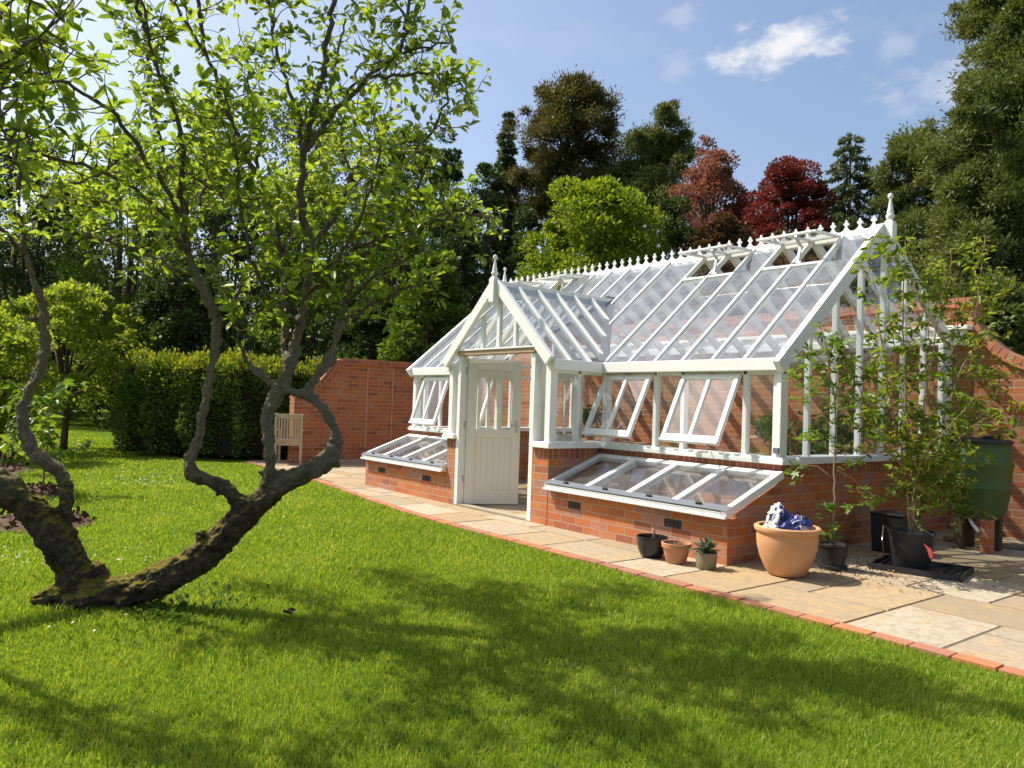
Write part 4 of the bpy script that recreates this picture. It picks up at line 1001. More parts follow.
# leaf litter on the patio
n = 420; P = np.stack([rng.normal(3.15, .32, n), rng.normal(.25, .42, n), np.full(n, .02)], 1); P = P[(P[:, 1] > -.55)]
n = len(P); D = unit(np.concatenate([rng.normal(0, 1, (n, 2)), rng.normal(0, .15, (n, 1))], 1)); V, F = leaves_rich(P, D, np.array([[0, 0, 1.]])+rng.normal(0, .2, (n, 3)), rng.uniform(.012, .04, n), rng.uniform(.008, .022, n), .3)
tag(npmesh('leaf_litter', V, F, simple_mat('dead_leaf', (.17, .10, .05), .8, .2, 0, .5, 30)), kind='stuff')

# ------------------------------------------------------------------ inside the greenhouse
sh = thing('staging_bench', (1.15, 2.9, 0), 'slatted timber staging bench along the back wall inside the greenhouse', 'bench')
m = MB()
for k in range(8): m.box((-1.1, -.35+.09*k, .74), (1.1, -.35+.09*k+.07, .765))
m.build('slatted_top', TIMBER, sh)
for x in (-1.0, 0, 1.0):
    for y in (-.3, .3):
        m = MB(); m.box((x-.03, y-.03, .012), (x+.03, y+.03, .739)); m.build('leg', TIMBER, sh)
m = MB(); m.box((-1.1, -.37, .66), (1.1, -.352, .738)); m.build('apron', WHITE, sh)
sh2 = thing('staging_bench', (-3.2, 2.9, 0), 'slatted timber staging bench inside the left half of the greenhouse', 'bench')
for c in list(sh.children):
    d = c.copy(); COL.objects.link(d); d.parent = sh2
CITRUS = leaf_mat('citrus_leaf', [(0, (.025, .06, .012)), (.5, (.05, .11, .018)), (1, (.10, .17, .03))], .3)
spots = [(1.95, .62, .012, .75, 'bushy citrus plant in a terracotta pot inside the right front corner'), (1.2, 2.85, .766, .4, 'leafy pot plant in the middle of the right staging bench'), (.45, 2.8, .766, .35, 'leafy pot plant on the porch end of the right staging bench'), (-3.1, 2.8, .766, .4, 'leafy pot plant on the left staging bench'), (1.9, 2.8, .766, .6, 'leafy pot plant at the gable end of the right staging bench'), (1.98, 1.75, .012, 1.7, 'tall leafy pot plant added just inside the gable glass to shade the patio'), (1.9, 1.15, .012, 1.2, 'medium leafy pot plant added between the citrus and the tall pot plant to shade the patio')]  # tall and medium plants by the gable are added to shade the patio
for (x, y, z, h, lab) in spots:
    t = thing('potted_plant', (x, y, z), lab, 'pot plant', 'pot plants inside the greenhouse')
    m = MB(); m.lathe([(0, 0), (.07, 0), (.095, .14), (.108, .142), (.11, .175), (.1, .175), (.09, .14), (0, .14)], 24); m.build('pot', TERRA2, t, smooth='auto')
    n = int(300+350*max(0, h-.6)); a = rnd_dirs(n)*(rng.uniform(.3, 1, (n, 1)))*np.array([.26+.1*(h > 1), .26+.1*(h > 1), h*.5]) + np.array([0, 0, .2+h*.5]); D = rnd_dirs(n)
    V, F = leaves_rich(a, D, unit(np.array([[0, 0, 1.]])+rng.normal(0, .5, (n, 3))), rng.uniform(.06, .11, n), rng.uniform(.03, .05, n)); npmesh('foliage', V, F, CITRUS, t)
    m = MB(); m.tube([(0, 0, .13), (.01, 0, .2+h*.3), (0, .01, .2+h*.6)], [.012, .009, .004], 6); m.build('stem', STEM, t)

# ------------------------------------------------------------------ the old fruit tree
TB0 = at(85, 600, 4.85)
ft = thing('fruit_tree', (TB0[0], TB0[1], 0), 'old gnarled spreading fruit tree with mossy forked trunk on the lawn', 'tree')
FO = np.array((TB0[0], TB0[1], 0.0))
def px2m(wpx, t): return wpx/FPX*t/2
def limb(*pts):
    """(u, v, depth, width in pixels) -> polyline + radii"""
    return [Vector(at(u, v, t)) for u, v, t, w_ in pts], [px2m(w_, t) for u, v, t, w_ in pts]
LIMBS = dict(
 base=limb((90, 620, 4.85, 84), (88, 602, 4.85, 70), (86, 588, 4.85, 50), (84, 578, 4.85, 30), (82, 570, 4.85, 8)),
 root=limb((80, 606, 4.85, 50), (62, 598, 4.80, 30), (46, 596, 4.75, 26), (30, 602, 4.72, 14)),
 left=limb((90, 606, 4.85, 40), (84, 590, 4.85, 48), (72, 566, 4.85, 45), (56, 540, 4.82, 43), (38, 516, 4.8, 41), (12, 494, 4.76, 41), (-25, 470, 4.7, 40), (-75, 440, 4.6, 36), (-130, 395, 4.5, 31), (-190, 330, 4.4, 26)),
 sstem=limb((62, 530, 4.84, 26), (66, 508, 4.86, 19), (66, 486, 4.9, 20), (58, 470, 4.93, 20), (42, 460, 4.95, 21), (30, 446, 5.0, 21), (23, 428, 5.0, 19), (23, 408, 5.0, 17), (30, 390, 5.0, 17), (40, 370, 5.0, 17), (45, 350, 5.0, 17), (44, 326, 5.0, 15), (42, 302, 5.0, 14), (34, 282, 5.0, 13), (26, 255, 5.0, 11), (20, 220, 5.0, 9), (18, 190, 5.0, 7)),
 right=limb((84, 598, 4.85, 60), (112, 594, 4.85, 46), (145, 586, 4.84, 42), (180, 570, 4.83, 42), (212, 548, 4.82, 42), (238, 522, 4.82, 40), (260, 502, 4.82, 34), (285, 484, 4.83, 29), (308, 472, 4.84, 27), (324, 463, 4.85, 30), (333, 452, 4.86, 26), (336, 440, 4.87, 20)),
 arc=limb((330, 458, 4.86, 24), (336, 440, 4.87, 17), (333, 424, 4.88, 15), (322, 407, 4.88, 15), (308, 397, 4.88, 16), (290, 390, 4.88, 14), (272, 382, 4.88, 12), (255, 370, 4.88, 14), (246, 362, 4.88, 9)),
 arc2=limb((300, 396, 4.88, 16), (312, 384, 4.90, 15), (322, 370, 4.92, 15), (330, 360, 4.92, 20), (334, 345, 4.93, 13), (340, 325, 4.95, 12), (347, 300, 4.97, 11), (352, 270, 5.0, 9), (358, 235, 5.05, 7)),
 mid=limb((262, 500, 4.82, 26), (268, 480, 4.82, 20), (270, 455, 4.84, 18), (267, 430, 4.86, 19), (269, 410, 4.88, 22), (279, 390, 4.9, 22), (287, 372, 4.92, 20), (294, 350, 4.94, 18), (300, 325, 4.96, 16), (305, 300, 4.98, 15), (310, 270, 5.0, 14), (313, 245, 5.02, 13), (305, 225, 5.04, 12)),
 second=limb((246, 520, 4.81, 28), (238, 502, 4.80, 25), (225, 488, 4.78, 22), (208, 480, 4.76, 21), (193, 474, 4.75, 24), (190, 462, 4.75, 18), (196, 446, 4.75, 15), (202, 420, 4.75, 15), (207, 395, 4.75, 15), (212, 365, 4.75, 15), (217, 340, 4.75, 15), (216, 318, 4.74, 15), (208, 300, 4.73, 15), (196, 275, 4.72, 14), (187, 250, 4.7, 12)),
 stub=limb((44, 332, 5.0, 10), (32, 320, 4.98, 8), (18, 310, 4.95, 7), (2, 296, 4.9, 5)),
 twin=limb((286, 372, 4.92, 14), (284, 340, 5.05, 12), (283, 300, 5.15, 11), (281, 260, 5.2, 10), (279, 235, 5.2, 9)),
)
tm = MB()
for nm, (pts, rad) in LIMBS.items():
    # smooth resample with knobbly radii
    P_ = [np.array(p) for p in pts]; seg = []
    for i in range(len(P_)-1):
        p0, p1, p2, p3 = P_[max(i-1, 0)], P_[i], P_[i+1], P_[min(i+2, len(P_)-1)]
        for k in range(5):
            t = k/5; q = .5*((2*p1)+(-p0+p2)*t+(2*p0-5*p1+4*p2-p3)*t*t+(-p0+3*p1-3*p2+p3)*t**3); seg.append((q, .85*(rad[i]*(1-t)+rad[i+1]*t)))
    seg.append((P_[-1], rad[-1]))
    tm.tube([Vector(q - FO) for q, r in seg], [r*(1 + .10*noise.noise(Vector(q)*9)) for q, r in seg], 14)
for _ in range(60):    # burrs and pruning knobs
    nm = random.choice(['right', 'second', 'left', 'mid', 'arc']); pts, rad = LIMBS[nm]; i = random.randrange(len(pts)-1)
    p = pts[i].lerp(pts[i+1], random.random()) - Vector(FO); d = Vector(rnd_dirs(1)[0]); r = rad[i]
    tm.tube([p+d*r*.4, p+d*(r*1.05), p+d*(r*1.25)], [r*.5, r*.33, r*.12], 10)
trunk = tm.build('trunk', APPLEBARK, ft, smooth=True)
rm = trunk.modifiers.new('remesh', 'REMESH'); rm.mode = 'VOXEL'; rm.voxel_size = .0085; rm.use_smooth_shade = True
tx = bpy.data.textures.new('bark_relief', 'CLOUDS'); tx.noise_scale = .055; tx.noise_depth = 4
dm = trunk.modifiers.new('relief', 'DISPLACE'); dm.texture = tx; dm.strength = .055; dm.mid_level = .78
# finer branches traced from the photograph, spread in depth
BR = [
 ((305, 225, 5.04, 12), (300, 190, 5.0, 10), (303, 156, 5.0, 9), (325, 123, 5.0, 8), (349, 96, 5.0, 7), (370, 78, 5.0, 7), (400, 54, 4.95, 5), (407, 30, 4.9, 5), (403, 12, 4.9, 4), (390, -5, 4.9, 3)),
 ((370, 78, 5.0, 5), (402, 76, 5.0, 4), (436, 72, 5.05, 4), (460, 84, 5.1, 3), (474, 105, 5.1, 3)),
 ((400, 54, 4.95, 4), (430, 45, 4.85, 3), (450, 42, 4.8, 3)),
 ((345, 100, 5.0, 4), (360, 66, 5.1, 3), (390, 60, 5.2, 2)),
 ((436, 72, 5.05, 3), (450, 95, 5.0, 3), (436, 125, 5.0, 4), (412, 156, 5.0, 3)),
 ((304, 160, 5.0, 7), (298, 110, 5.1, 6), (286, 78, 5.15, 5), (274, 40, 5.2, 4), (268, 0, 5.2, 4), (262, -50, 5.2, 3)),
 ((279, 235, 5.2, 9), (270, 205, 5.2, 8), (256, 172, 5.2, 7), (240, 142, 5.2, 6), (222, 95, 5.2, 6), (206, 55, 5.1, 5), (188, 25, 5.0, 4), (165, -10, 4.9, 3)),
 ((256, 172, 5.2, 5), (262, 135, 5.4, 4), (250, 95, 5.6, 4), (246, 50, 5.7, 3)),
 ((187, 250, 4.7, 12), (184, 222, 4.65, 10), (180, 195, 4.6, 8), (183, 160, 4.6, 7), (178, 120, 4.55, 6), (160, 80, 4.5, 5), (150, 40, 4.4, 4), (140, -10, 4.3, 3)),
 ((184, 222, 4.65, 8), (168, 188, 4.5, 7), (140, 150, 4.3, 6), (112, 110, 4.1, 6), (76, 88, 3.9, 5), (40, 76, 3.7, 5), (0, 66, 3.5, 4), (-40, 60, 3.4, 4)),
 ((270, 205, 5.2, 7), (240, 190, 5.7, 6), (205, 178, 6.2, 5), (165, 165, 6.7, 5), (130, 160, 7.1, 4)),
 ((232, 200, 5.8, 5), (225, 165, 6.3, 4), (210, 130, 6.7, 4), (190, 110, 7.0, 3)),
 ((281, 260, 5.2, 6), (292, 220, 5.7, 5), (300, 190, 6.2, 5), (312, 165, 6.6, 4), (330, 150, 6.9, 3)),
 ((187, 250, 4.7, 7), (150, 225, 5.2, 6), (110, 205, 5.7, 5), (70, 200, 6.1, 4), (40, 195, 6.4, 3)),
 ((340, 325, 4.95, 6), (372, 305, 5.0, 5), (402, 290, 5.1, 4), (430, 282, 5.2, 3)),
 ((352, 250, 5.0, 6), (390, 235, 4.7, 4), (430, 225, 4.6, 4), (470, 205, 4.5, 3)),
 ((187, 250, 4.7, 8), (165, 218, 4.5, 6), (125, 182, 4.3, 5), (70, 162, 4.1, 5), (22, 146, 3.9, 4), (-30, 130, 3.7, 4)),
 ((200, 205, 4.7, 5), (206, 170, 4.9, 4), (200, 130, 5.0, 4), (192, 100, 5.1, 3)),
 ((281, 250, 5.2, 7), (262, 225, 5.5, 6), (232, 200, 5.8, 5), (200, 185, 6.0, 4), (150, 175, 6.2, 3)),
 ((313, 250, 5.0, 8), (335, 215, 5.2, 7), (352, 180, 5.4, 6), (368, 150, 5.6, 5), (392, 120, 5.7, 3)),
 ((352, 270, 5.0, 8), (380, 240, 5.0, 6), (404, 210, 5.0, 5), (420, 180, 4.95, 4), (432, 150, 4.9, 3)),
 ((358, 235, 5.05, 7), (388, 222, 5.2, 5), (425, 215, 5.3, 4), (460, 212, 5.4, 3), (490, 218, 5.5, 3)),
 ((345, 305, 4.97, 6), (375, 275, 4.8, 5), (400, 262, 4.7, 4), (425, 250, 4.65, 3)),
 ((352, 180, 5.4, 5), (340, 140, 5.7, 4), (345, 100, 5.9, 3)),
 ((18, 190, 5.0, 7), (30, 160, 5.1, 6), (22, 120, 5.2, 5), (28, 80, 5.3, 4), (35, 30, 5.3, 3)),
 ((26, 255, 5.0, 6), (0, 230, 4.9, 5), (-40, 200, 4.8, 4)),
 ((20, 220, 5.0, 6), (55, 190, 5.3, 5), (90, 178, 5.6, 4), (125, 160, 5.8, 3)),
 ((196, 275, 4.72, 8), (160, 262, 4.8, 6), (130, 246, 4.9, 5), (100, 240, 5.0, 4), (70, 232, 5.1, 3)),
 ((216, 320, 4.74, 5), (236, 296, 4.7, 4), (252, 270, 4.65, 3)),
 ((246, 362, 4.88, 6), (240, 340, 4.9, 3), (238, 320, 4.9, 2)),
 ((305, 300, 4.98, 7), (330, 270, 4.7, 5), (350, 240, 4.5, 5), (372, 190, 4.4, 4), (380, 150, 4.35, 3)),
 ((300, 325, 4.96, 6), (270, 300, 4.6, 5), (250, 260, 4.4, 5), (240, 210, 4.3, 4), (236, 150, 4.2, 4), (225, 90, 4.1, 3)),
 ((-190, 330, 4.4, 30), (-240, 260, 4.3, 24), (-260, 160, 4.2, 18), (-250, 40, 4.1, 12), (-240, -80, 4.0, 7)),
 ((-190, 330, 4.4, 20), (-160, 240, 4.0, 14), (-120, 150, 3.7, 10), (-80, 60, 3.4, 7), (-40, -10, 3.2, 5)),
 ((-120, 150, 3.7, 8), (-70, 110, 3.3, 6), (-20, 80, 3.0, 5), (25, 50, 2.85, 4), (60, 22, 2.8, 3)),
 ((-80, 60, 3.4, 5), (-30, 20, 3.1, 4), (20, 0, 2.95, 4), (70, -15, 2.9, 3)),
 ((-20, 80, 3.0, 4), (0, 120, 2.8, 3), (18, 165, 2.75, 2)),
]
OVER = [  # boughs above the frame that shade the lawn
 ((303, 156, 5.0, 9), (325, 60, 5.0, 8), (340, -40, 5.1, 6), (350, -130, 5.1, 4)),
 ((268, 0, 5.2, 5), (255, -110, 5.2, 5), (250, -200, 5.0, 4)),
 ((206, 55, 5.1, 6), (190, -60, 4.9, 5), (170, -170, 4.7, 4)),
 ((150, 40, 4.4, 5), (110, -80, 4.2, 5), (80, -200, 3.9, 4)),
 ((-250, 40, 4.1, 9), (-180, -150, 3.7, 7), (-120, -330, 3.4, 5)),
 ((404, 30, 4.9, 5), (420, -60, 4.9, 4), (430, -130, 4.9, 3)),
 ((165, 165, 6.7, 5), (150, 80, 6.8, 4), (140, 0, 6.8, 3)),
 ((312, 165, 6.6, 4), (330, 90, 6.8, 4), (345, 20, 6.9, 3)),
]
bmx = MB(); LP = []; LD = []; LT = []
trd = random.Random(5)
def leaf_cluster(p, d, n, sc=1.0):
    for _ in range(n):
        dd = (Vector(d)*.45 + Vector((trd.gauss(0, 1), trd.gauss(0, 1), trd.gauss(.15, .7)))).normalized()
        LP.append(tuple(Vector(p)+dd*.008)); LD.append(tuple(dd)); LT.append(sc)
def dress(pts, rad, dens, over=False):
    pts = [Vector(p) for p in pts]; fine = []; rad = [r*.74 for r in rad]
    for a, c in zip(pts[:-1], pts[1:]):
        k = max(2, int((c-a).length/.05))
        for i in range(k): fine.append(a.lerp(c, i/k))
    fine.append(pts[-1]); n = len(fine)
    rr = [np.interp(i, np.linspace(0, n-1, len(rad)), rad) for i in range(n)]
    jit = [f + Vector((trd.gauss(0, .008), trd.gauss(0, .008), trd.gauss(0, .008))) for f in fine]
    jit[0] = fine[0]
    bmx.tube([p-Vector(FO) for p in jit], rr, 7, cap=False)
    for i, p in enumerate(jit):
        f = i/n
        if rr[i] > .028 and not over: continue
        for _q in range(3):
          if trd.random() > dens*(.35+.65*f): continue
          ax = (jit[min(i+1, n-1)]-jit[max(i-1, 0)]).normalized()
          d = Vector((trd.gauss(0, 1), trd.gauss(0, 1), trd.gauss(.25, .8))); d = (d - ax*d.dot(ax)*.6).normalized()
          ln = trd.randint(1, 6)
          q = walk(p, d, ln, .055, .28, .10, trd)
          bmx.tube([x-Vector(FO) for x in q], [max(.0016, .0045*(1-.7*j/len(q))) for j in range(len(q))], 4, cap=False)
          for j in range(1, len(q)):
              if trd.random() < .5: leaf_cluster(q[j], (q[j]-q[j-1]).normalized(), trd.randint(1, 2))
          leaf_cluster(q[-1], (q[-1]-q[-2]).normalized(), trd.randint(3, 6))
          if ln >= 4 and trd.random() < .7:
              q2 = walk(q[2], d+Vector((trd.gauss(0, .8), trd.gauss(0, .8), .3)), 3, .055, .3, .1, trd)
              bmx.tube([x-Vector(FO) for x in q2], .002, 4, cap=False); leaf_cluster(q2[-1], (q2[-1]-q2[-2]).normalized(), trd.randint(3, 5)); leaf_cluster(q2[1], d, 2)
    leaf_cluster(jit[-1], (jit[-1]-jit[-2]).normalized(), 6)
for b_ in BR: p, r = limb(*b_); dress(p, r, .72)
for b_ in OVER: p, r = limb(*b_); dress(p, r, .5, True)
bmx.build('branches', TWIG, ft, smooth=True, fix=False)
LP = np.array(LP); LD = np.array(LD); n = len(LP)
N = unit(np.array([[0, 0, 1.]]) + rng.normal(0, .55, (n, 3)))
Ls = np.clip(rng.normal(.062, .018, n), .022, .105)
V, F = leaves_rich(LP-FO, LD, N, Ls, Ls*rng.uniform(.42, .56, n), .22, .16)
npmesh('foliage', V, F, APPLELEAF, ft)
print('apple leaves', n)
# weedy tufts, fallen leaf near the tree
n = 500; a = rng.uniform(0, 2*np.pi, n); r = np.abs(rng.normal(0, .5, n)); P = np.stack([1.5+r*np.cos(a)*1.3, -5.15+r*np.sin(a)*.8, np.full(n, .0)], 1); D = unit(np.stack([np.cos(a+1), np.sin(a+1), rng.uniform(.3, 1.5, n)], 1))
V, F = leaves_rich(P, D, rnd_dirs(n)+np.array([[0, 0, 1.5]]), rng.uniform(.02, .06, n), rng.uniform(.012, .03, n)); tag(npmesh('lawn_weeds', V, F, leaf_mat('weed_leaf', [(0, (.05, .09, .015)), (1, (.11, .18, .03))], .4, None, .8, .1)), kind='stuff')
P = np.array([[2.02, -4.60, .05], [2.03, -4.58, .045]]); V, F = leaves_rich(P, np.array([[1, .3, .15], [.2, 1, .3]]), np.array([[0, .2, 1.], [.3, 0, 1]]), np.array([.09, .06]), np.array([.05, .04]), .35)
tag(npmesh('fallen_leaf', V, F, simple_mat('withered_leaf', (.05, .035, .025), .7)), 'curled dark fallen leaf lying on the sunlit lawn', 'leaf')

# ------------------------------------------------------------------ young trees in the beds
def sapling(base_, h, label, seed, leafL=.14, n_=9, rad=.45):
    rr = random.Random(seed); t = thing('young_tree', base_, label, 'young tree', 'young trees in the lawn beds')
    m = MB(); p = walk((0, 0, 0), (0, 0, 1), 8, h/8, .05, .2, rr); m.tube(p, [.016-.0014*i for i in range(9)], 7); P = []; D = []
    for k in range(n_):
        i = rr.randint(3, 8); a = rr.uniform(0, 2*math.pi); q = walk(p[i], (math.cos(a), math.sin(a), .5), 5, rad/5, .2, .0, rr); m.tube(q, [.007-.001*j for j in range(6)], 5)
        for x in q[1:]:
            for _ in range(4):
                d = Vector((rr.gauss(0, 1), rr.gauss(0, 1), rr.gauss(-.35, .4))).normalized(); P.append(tuple(x)); D.append(tuple(d))
    m.build('trunk', STEM, t, smooth=True, fix=False)
    P = np.array(P); D = np.array(D); n = len(P); Ls = rng.uniform(.6, 1.1, n)*leafL
    V, F = leaves_rich(P, D, unit(np.array([[0, 0, 1.]])+rng.normal(0, .4, (n, 3))), Ls, Ls*.42, .15, .3); npmesh('foliage', V, F, MAPLELEAF, t)
sapling((-4.85, -5.02, .03), 1.15, 'young tree with big drooping pale leaves in the bed just behind the mossy trunk', 3, .17, 14, .55)
sapling((-7.6, -5.25, .03), 1.1, 'young tree with thin dark stem at the far left bed', 8, .14, 10, .5)
sapling((-10.9, -5.0, .03), 1.5, 'young tree in the farthest soil bed at the left edge', 12, .14, 12, .7)

# ------------------------------------------------------------------ hedge
def hedge():
    path = [(-11.1, -2.95), (-10.6, -2.5), (-9.9, -1.95), (-9.15, -1.2), (-9.15, .6), (-9.15, 3.4)]
    t = thing('hedge', (-10, -1.5, 0), 'clipped dark green hedge with yellow green top standing behind the chair', 'hedge'); off = np.array((-10, -1.5, 0))
    P = []; D = []
    Hh = 1.93; T = 1.5
    for a, c in zip(path[:-1], path[1:]):
        a = np.array(a); c = np.array(c); ln = np.linalg.norm(c-a); d = (c-a)/ln; nrm = np.array((d[1], -d[0]))   # towards the lawn
        k = int(ln*2600)
        s = rng.uniform(-.05, ln+.05, k); z = Hh*np.sqrt(rng.uniform(0.0, 1, k)); z = np.where(rng.uniform(0, 1, k) < .5, rng.uniform(0.05, Hh, k), z)
        if a[0] < -11: z = z*(1 - .28*np.clip((.75-s)/.75, 0, 1)**2)
        bulge = .12*np.sin(s*2.2+a[0]) + .08*np.sin(s*5+z*3) + .05*np.sin(z*4+s)
        xy = a + s[:, None]*d + nrm*(bulge*1.0 - np.abs(rng.normal(0, .07, k)) - .20*(1-z/Hh)*(z < .5))[:, None]
        dep_ = np.clip((z-1.25)/.75, 0, 1)**2*.42 + .10*(np.sin(s*3.1+a[1])*np.sin(z*2.3+s)); xy = xy - nrm*dep_[:, None]
        P.append(np.concatenate([xy, z[:, None]], 1)); D.append(np.concatenate([np.tile(nrm, (k, 1)), np.full((k, 1), .35)], 1) + rng.normal(0, .6, (k, 3)))
        k = int(ln*1800); s = rng.uniform(0, ln, k); w_ = rng.uniform(0, T, k)
        z = Hh - .22*np.abs(w_/T*2-1)**2.5 + .12*np.sin(s*2.1+w_*2) + .09*np.sin(s*5.3+1+w_*3) + rng.normal(0, .06, k) + np.abs(rng.normal(0, .05, k))
        xy = a + s[:, None]*d - nrm*w_[:, None]
        P.append(np.concatenate([xy, z[:, None]], 1)); D.append(np.concatenate([rng.normal(0, .5, (k, 2)), np.full((k, 1), 1.0)], 1))
    # end face
    k = 4200; a = np.array(path[0]); d = np.array((path[1][0]-path[0][0], path[1][1]-path[0][1])); d /= np.linalg.norm(d); nrm = np.array((d[1], -d[0]))
    w_ = rng.uniform(0, T, k); z = rng.uniform(.05, Hh, k); xy = a - nrm*w_[:, None] - d*(.1*np.sin(z*4)+np.abs(rng.normal(0, .08, k))*-1)[:, None]
    P.append(np.concatenate([xy, z[:, None]], 1)); D.append(np.concatenate([np.tile(-d, (k, 1)), np.full((k, 1), .3)], 1)+rng.normal(0, .6, (k, 3)))
    P = np.concatenate(P); D = np.concatenate(D); n = len(P)
    # young growth on top is yellow-green: its own foliage part
    top = P[:, 2] + rng.normal(0, .20, n) + .15*np.sin(P[:, 0]*3)*np.sin(P[:, 1]*2.3) > 1.78
    HL = leaf_mat('hedge_leaf', [(0, (.05, .10, .02)), (.5, (.10, .17, .03)), (1, (.18, .25, .05))], .38, (1.3, 1.4, .6), .4, .4, 1.5)
    HT = leaf_mat('hedge_new_growth', [(0, (.09, .15, .016)), (.5, (.19, .24, .025)), (1, (.34, .34, .04))], .5, (1.5, 1.3, .45), .45, .3, 1.5)
    for nm, q, mt in (('foliage', ~top, HL), ('new_growth', top, HT)):
        m_ = q.sum(); Ls = rng.uniform(.05, .10, m_); V, F = leaves_simple(P[q]-off, D[q], rnd_dirs(m_), Ls, Ls*.6); npmesh(nm, V, F, mt, t)
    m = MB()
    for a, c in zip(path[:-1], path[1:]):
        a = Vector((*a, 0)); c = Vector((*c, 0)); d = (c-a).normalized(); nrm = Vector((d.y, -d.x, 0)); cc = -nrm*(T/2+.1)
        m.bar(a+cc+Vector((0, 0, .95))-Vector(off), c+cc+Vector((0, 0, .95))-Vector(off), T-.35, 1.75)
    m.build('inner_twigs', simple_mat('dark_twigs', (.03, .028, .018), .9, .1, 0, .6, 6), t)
hedge()

# ------------------------------------------------------------------ background trees
class Crown:
    def __init__(s): s.P = []; s.D = []
    def blob(s, c, rad, n, flat=1.0, shell=.55, down=0.0):
        d = rnd_dirs(n); r = (shell + (1-shell)*rng.uniform(0, 1, n)**.6)[:, None]
        s.P.append(np.array(c) + d*r*np.array(rad)); s.D.append(d*.7 + rng.normal(0, .6, (n, 3)) + np.array([[0, 0, .25-down]]))
    def tuft(s, c, rad, n):
        q = rng.normal(0, .5, (max(n, 3), 3)); s.P.append(np.array(c) + q*np.array(rad)); s.D.append(q + rng.normal(0, .5, q.shape) + np.array([[0, 0, .35]]))
    def mesh(s, mat, parent, L, aspect=.5, name='crown'):
        P = np.concatenate(s.P); D = np.concatenate(s.D); n = len(P); Ls = rng.uniform(.6, 1.25, n)*L
        N = unit(rng.normal(0, .8, (n, 3)) + np.array([[0, 0, .9]]))
        V, F = leaves_simple(P, D, N, Ls, Ls*aspect); return npmesh(name, V, F, mat, parent)
    def count(s): return sum(len(p) for p in s.P)
def height_for(v, dist_u): pass
def top_z(u, v, dist):
    """height seen at pixel v for something standing dist metres off at pixel u"""
    d = CF + CR*(u-512)/FPX - CU*(v-384)/FPX
    return CAM[2] + d[2]/np.hypot(d[0], d[1])*dist
def broadleaf(u, dist, vtop, half_px, label, mat, n=16000, L=.16, zlow=.25, seed=1, cat='tree', name='broadleaf_tree', clumps=46, airy=.5, group=None, barkm=None, aspect=.6, lobes=None):
    x, y, _ = ground_at(u, dist); H = top_z(u, vtop, dist); R = half_px/FPX*dist
    rr = random.Random(seed); t = thing(name, (x, y, 0), label, cat, group)
    m = MB(); tr_ = max(.08, H*.018); fork = H*(zlow+.05)
    m.tube(walk((0, 0, -.1), (0, 0, 1), 6, fork/6, .05, .3, rr), [tr_*1.3]+[tr_*(1-.06*i) for i in range(6)], 9)
    cr = Crown(); zc = H*(1+zlow)/2; hz = H*(1-zlow)/2
    for k in range(clumps):
        u_ = (k+.5)/clumps; u_ = u_**.85; az = k*2.39996 + rr.uniform(-.5, .5)
        prof = math.sqrt(max(0, 1-((u_-.38)/.62)**2)) if u_ > .38 else .72+.28*(u_/.38)
        q_ = (rr.uniform(.35, 1.0)**.6)*prof*R*.86*(.86+.26*math.sin(az*2+seed)*math.sin(az*3+2*seed+u_*4))
        c = np.array((math.cos(az)*q_, math.sin(az)*q_, H*zlow + (H-H*zlow)*(u_*.93+rr.uniform(-.03, .03))))
        rad = rr.uniform(.12, .34)*min(R, hz)*(46/clumps)**.3*(1.15-.35*u_)
        cr.blob(c, (rad*1.15, rad*1.15, rad*.75), int(n/clumps), shell=airy)
        if k % 3 == 0: 
            q = [Vector((0, 0, fork*.9)), Vector(c*np.array((.45, .45, 1)) + np.array((0, 0, -.25*abs(c[2]-fork)))), Vector(c)]
            m.tube(q, [tr_*.45, tr_*.25, tr_*.08], 6)
    # crown top
    m.build('trunk', barkm or FARBARK, t, smooth=True, fix=False); cr.mesh(mat, t, L, aspect); return t
def spruce(u, dist, vtop, half_px, label, mat, levels=26, seed=1, zlow=.08, dens=1.0, L=.3, droop=.25, name='spruce_tree', taper=1.0, barkm=None, narrow=.3):
    x, y, _ = ground_at(u, dist); H = top_z(u, vtop, dist); R = half_px/FPX*dist; rr = random.Random(seed)
    t = thing(name, (x, y, 0), label, 'conifer tree'); m = MB(); m.tube([(0, 0, -.1), (0, 0, H*.5), (0, 0, H*.98)], [H*.016, H*.01, .015], 8)
    P = []; D = []
    for i in range(levels):
        f = i/levels; z = H*(zlow + (1-zlow)*f); rl = R*(1-f)**taper*rr.uniform(.75, 1.1) + .12
        nbr = max(4, int(9*dens*(1-f*.4)))
        for k in range(nbr):
            a = rr.uniform(0, 2*math.pi); l_ = rl*rr.uniform(.65, 1.1)
            tip = np.array((math.cos(a)*l_, math.sin(a)*l_, z - l_*droop*rr.uniform(.5, 1.4) + l_*.1)); o_ = np.array((0, 0, z))
            if k % 3 == 0: m.tube([Vector(o_), Vector(tip)], [.03*(1-f)+.008, .006], 4, cap=False)
            nn = int(l_*46*dens)+8; s = rng.uniform(.12, 1.02, nn)**.8; p = o_ + (tip-o_)*s[:, None] + rng.normal(0, 1, (nn, 3))*np.array([.10, .10, .07])*l_*(.35+narrow)*(1.15-s)[:, None]
            P.append(p); dd = np.tile((tip-o_)/max(l_, .1), (nn, 1)) + rng.normal(0, .6, (nn, 3)) - np.array([[0, 0, .3]]); D.append(dd)
    P = np.concatenate(P); D = np.concatenate(D); n = len(P); Ls = rng.uniform(.6, 1.2, n)*L
    V, F = leaves_simple(P, D, rnd_dirs(n), Ls, Ls*.28); m.build('trunk', barkm or FARBARK, t, smooth=True, fix=False); npmesh('crown', V, F, mat, t); print(name, n); return t
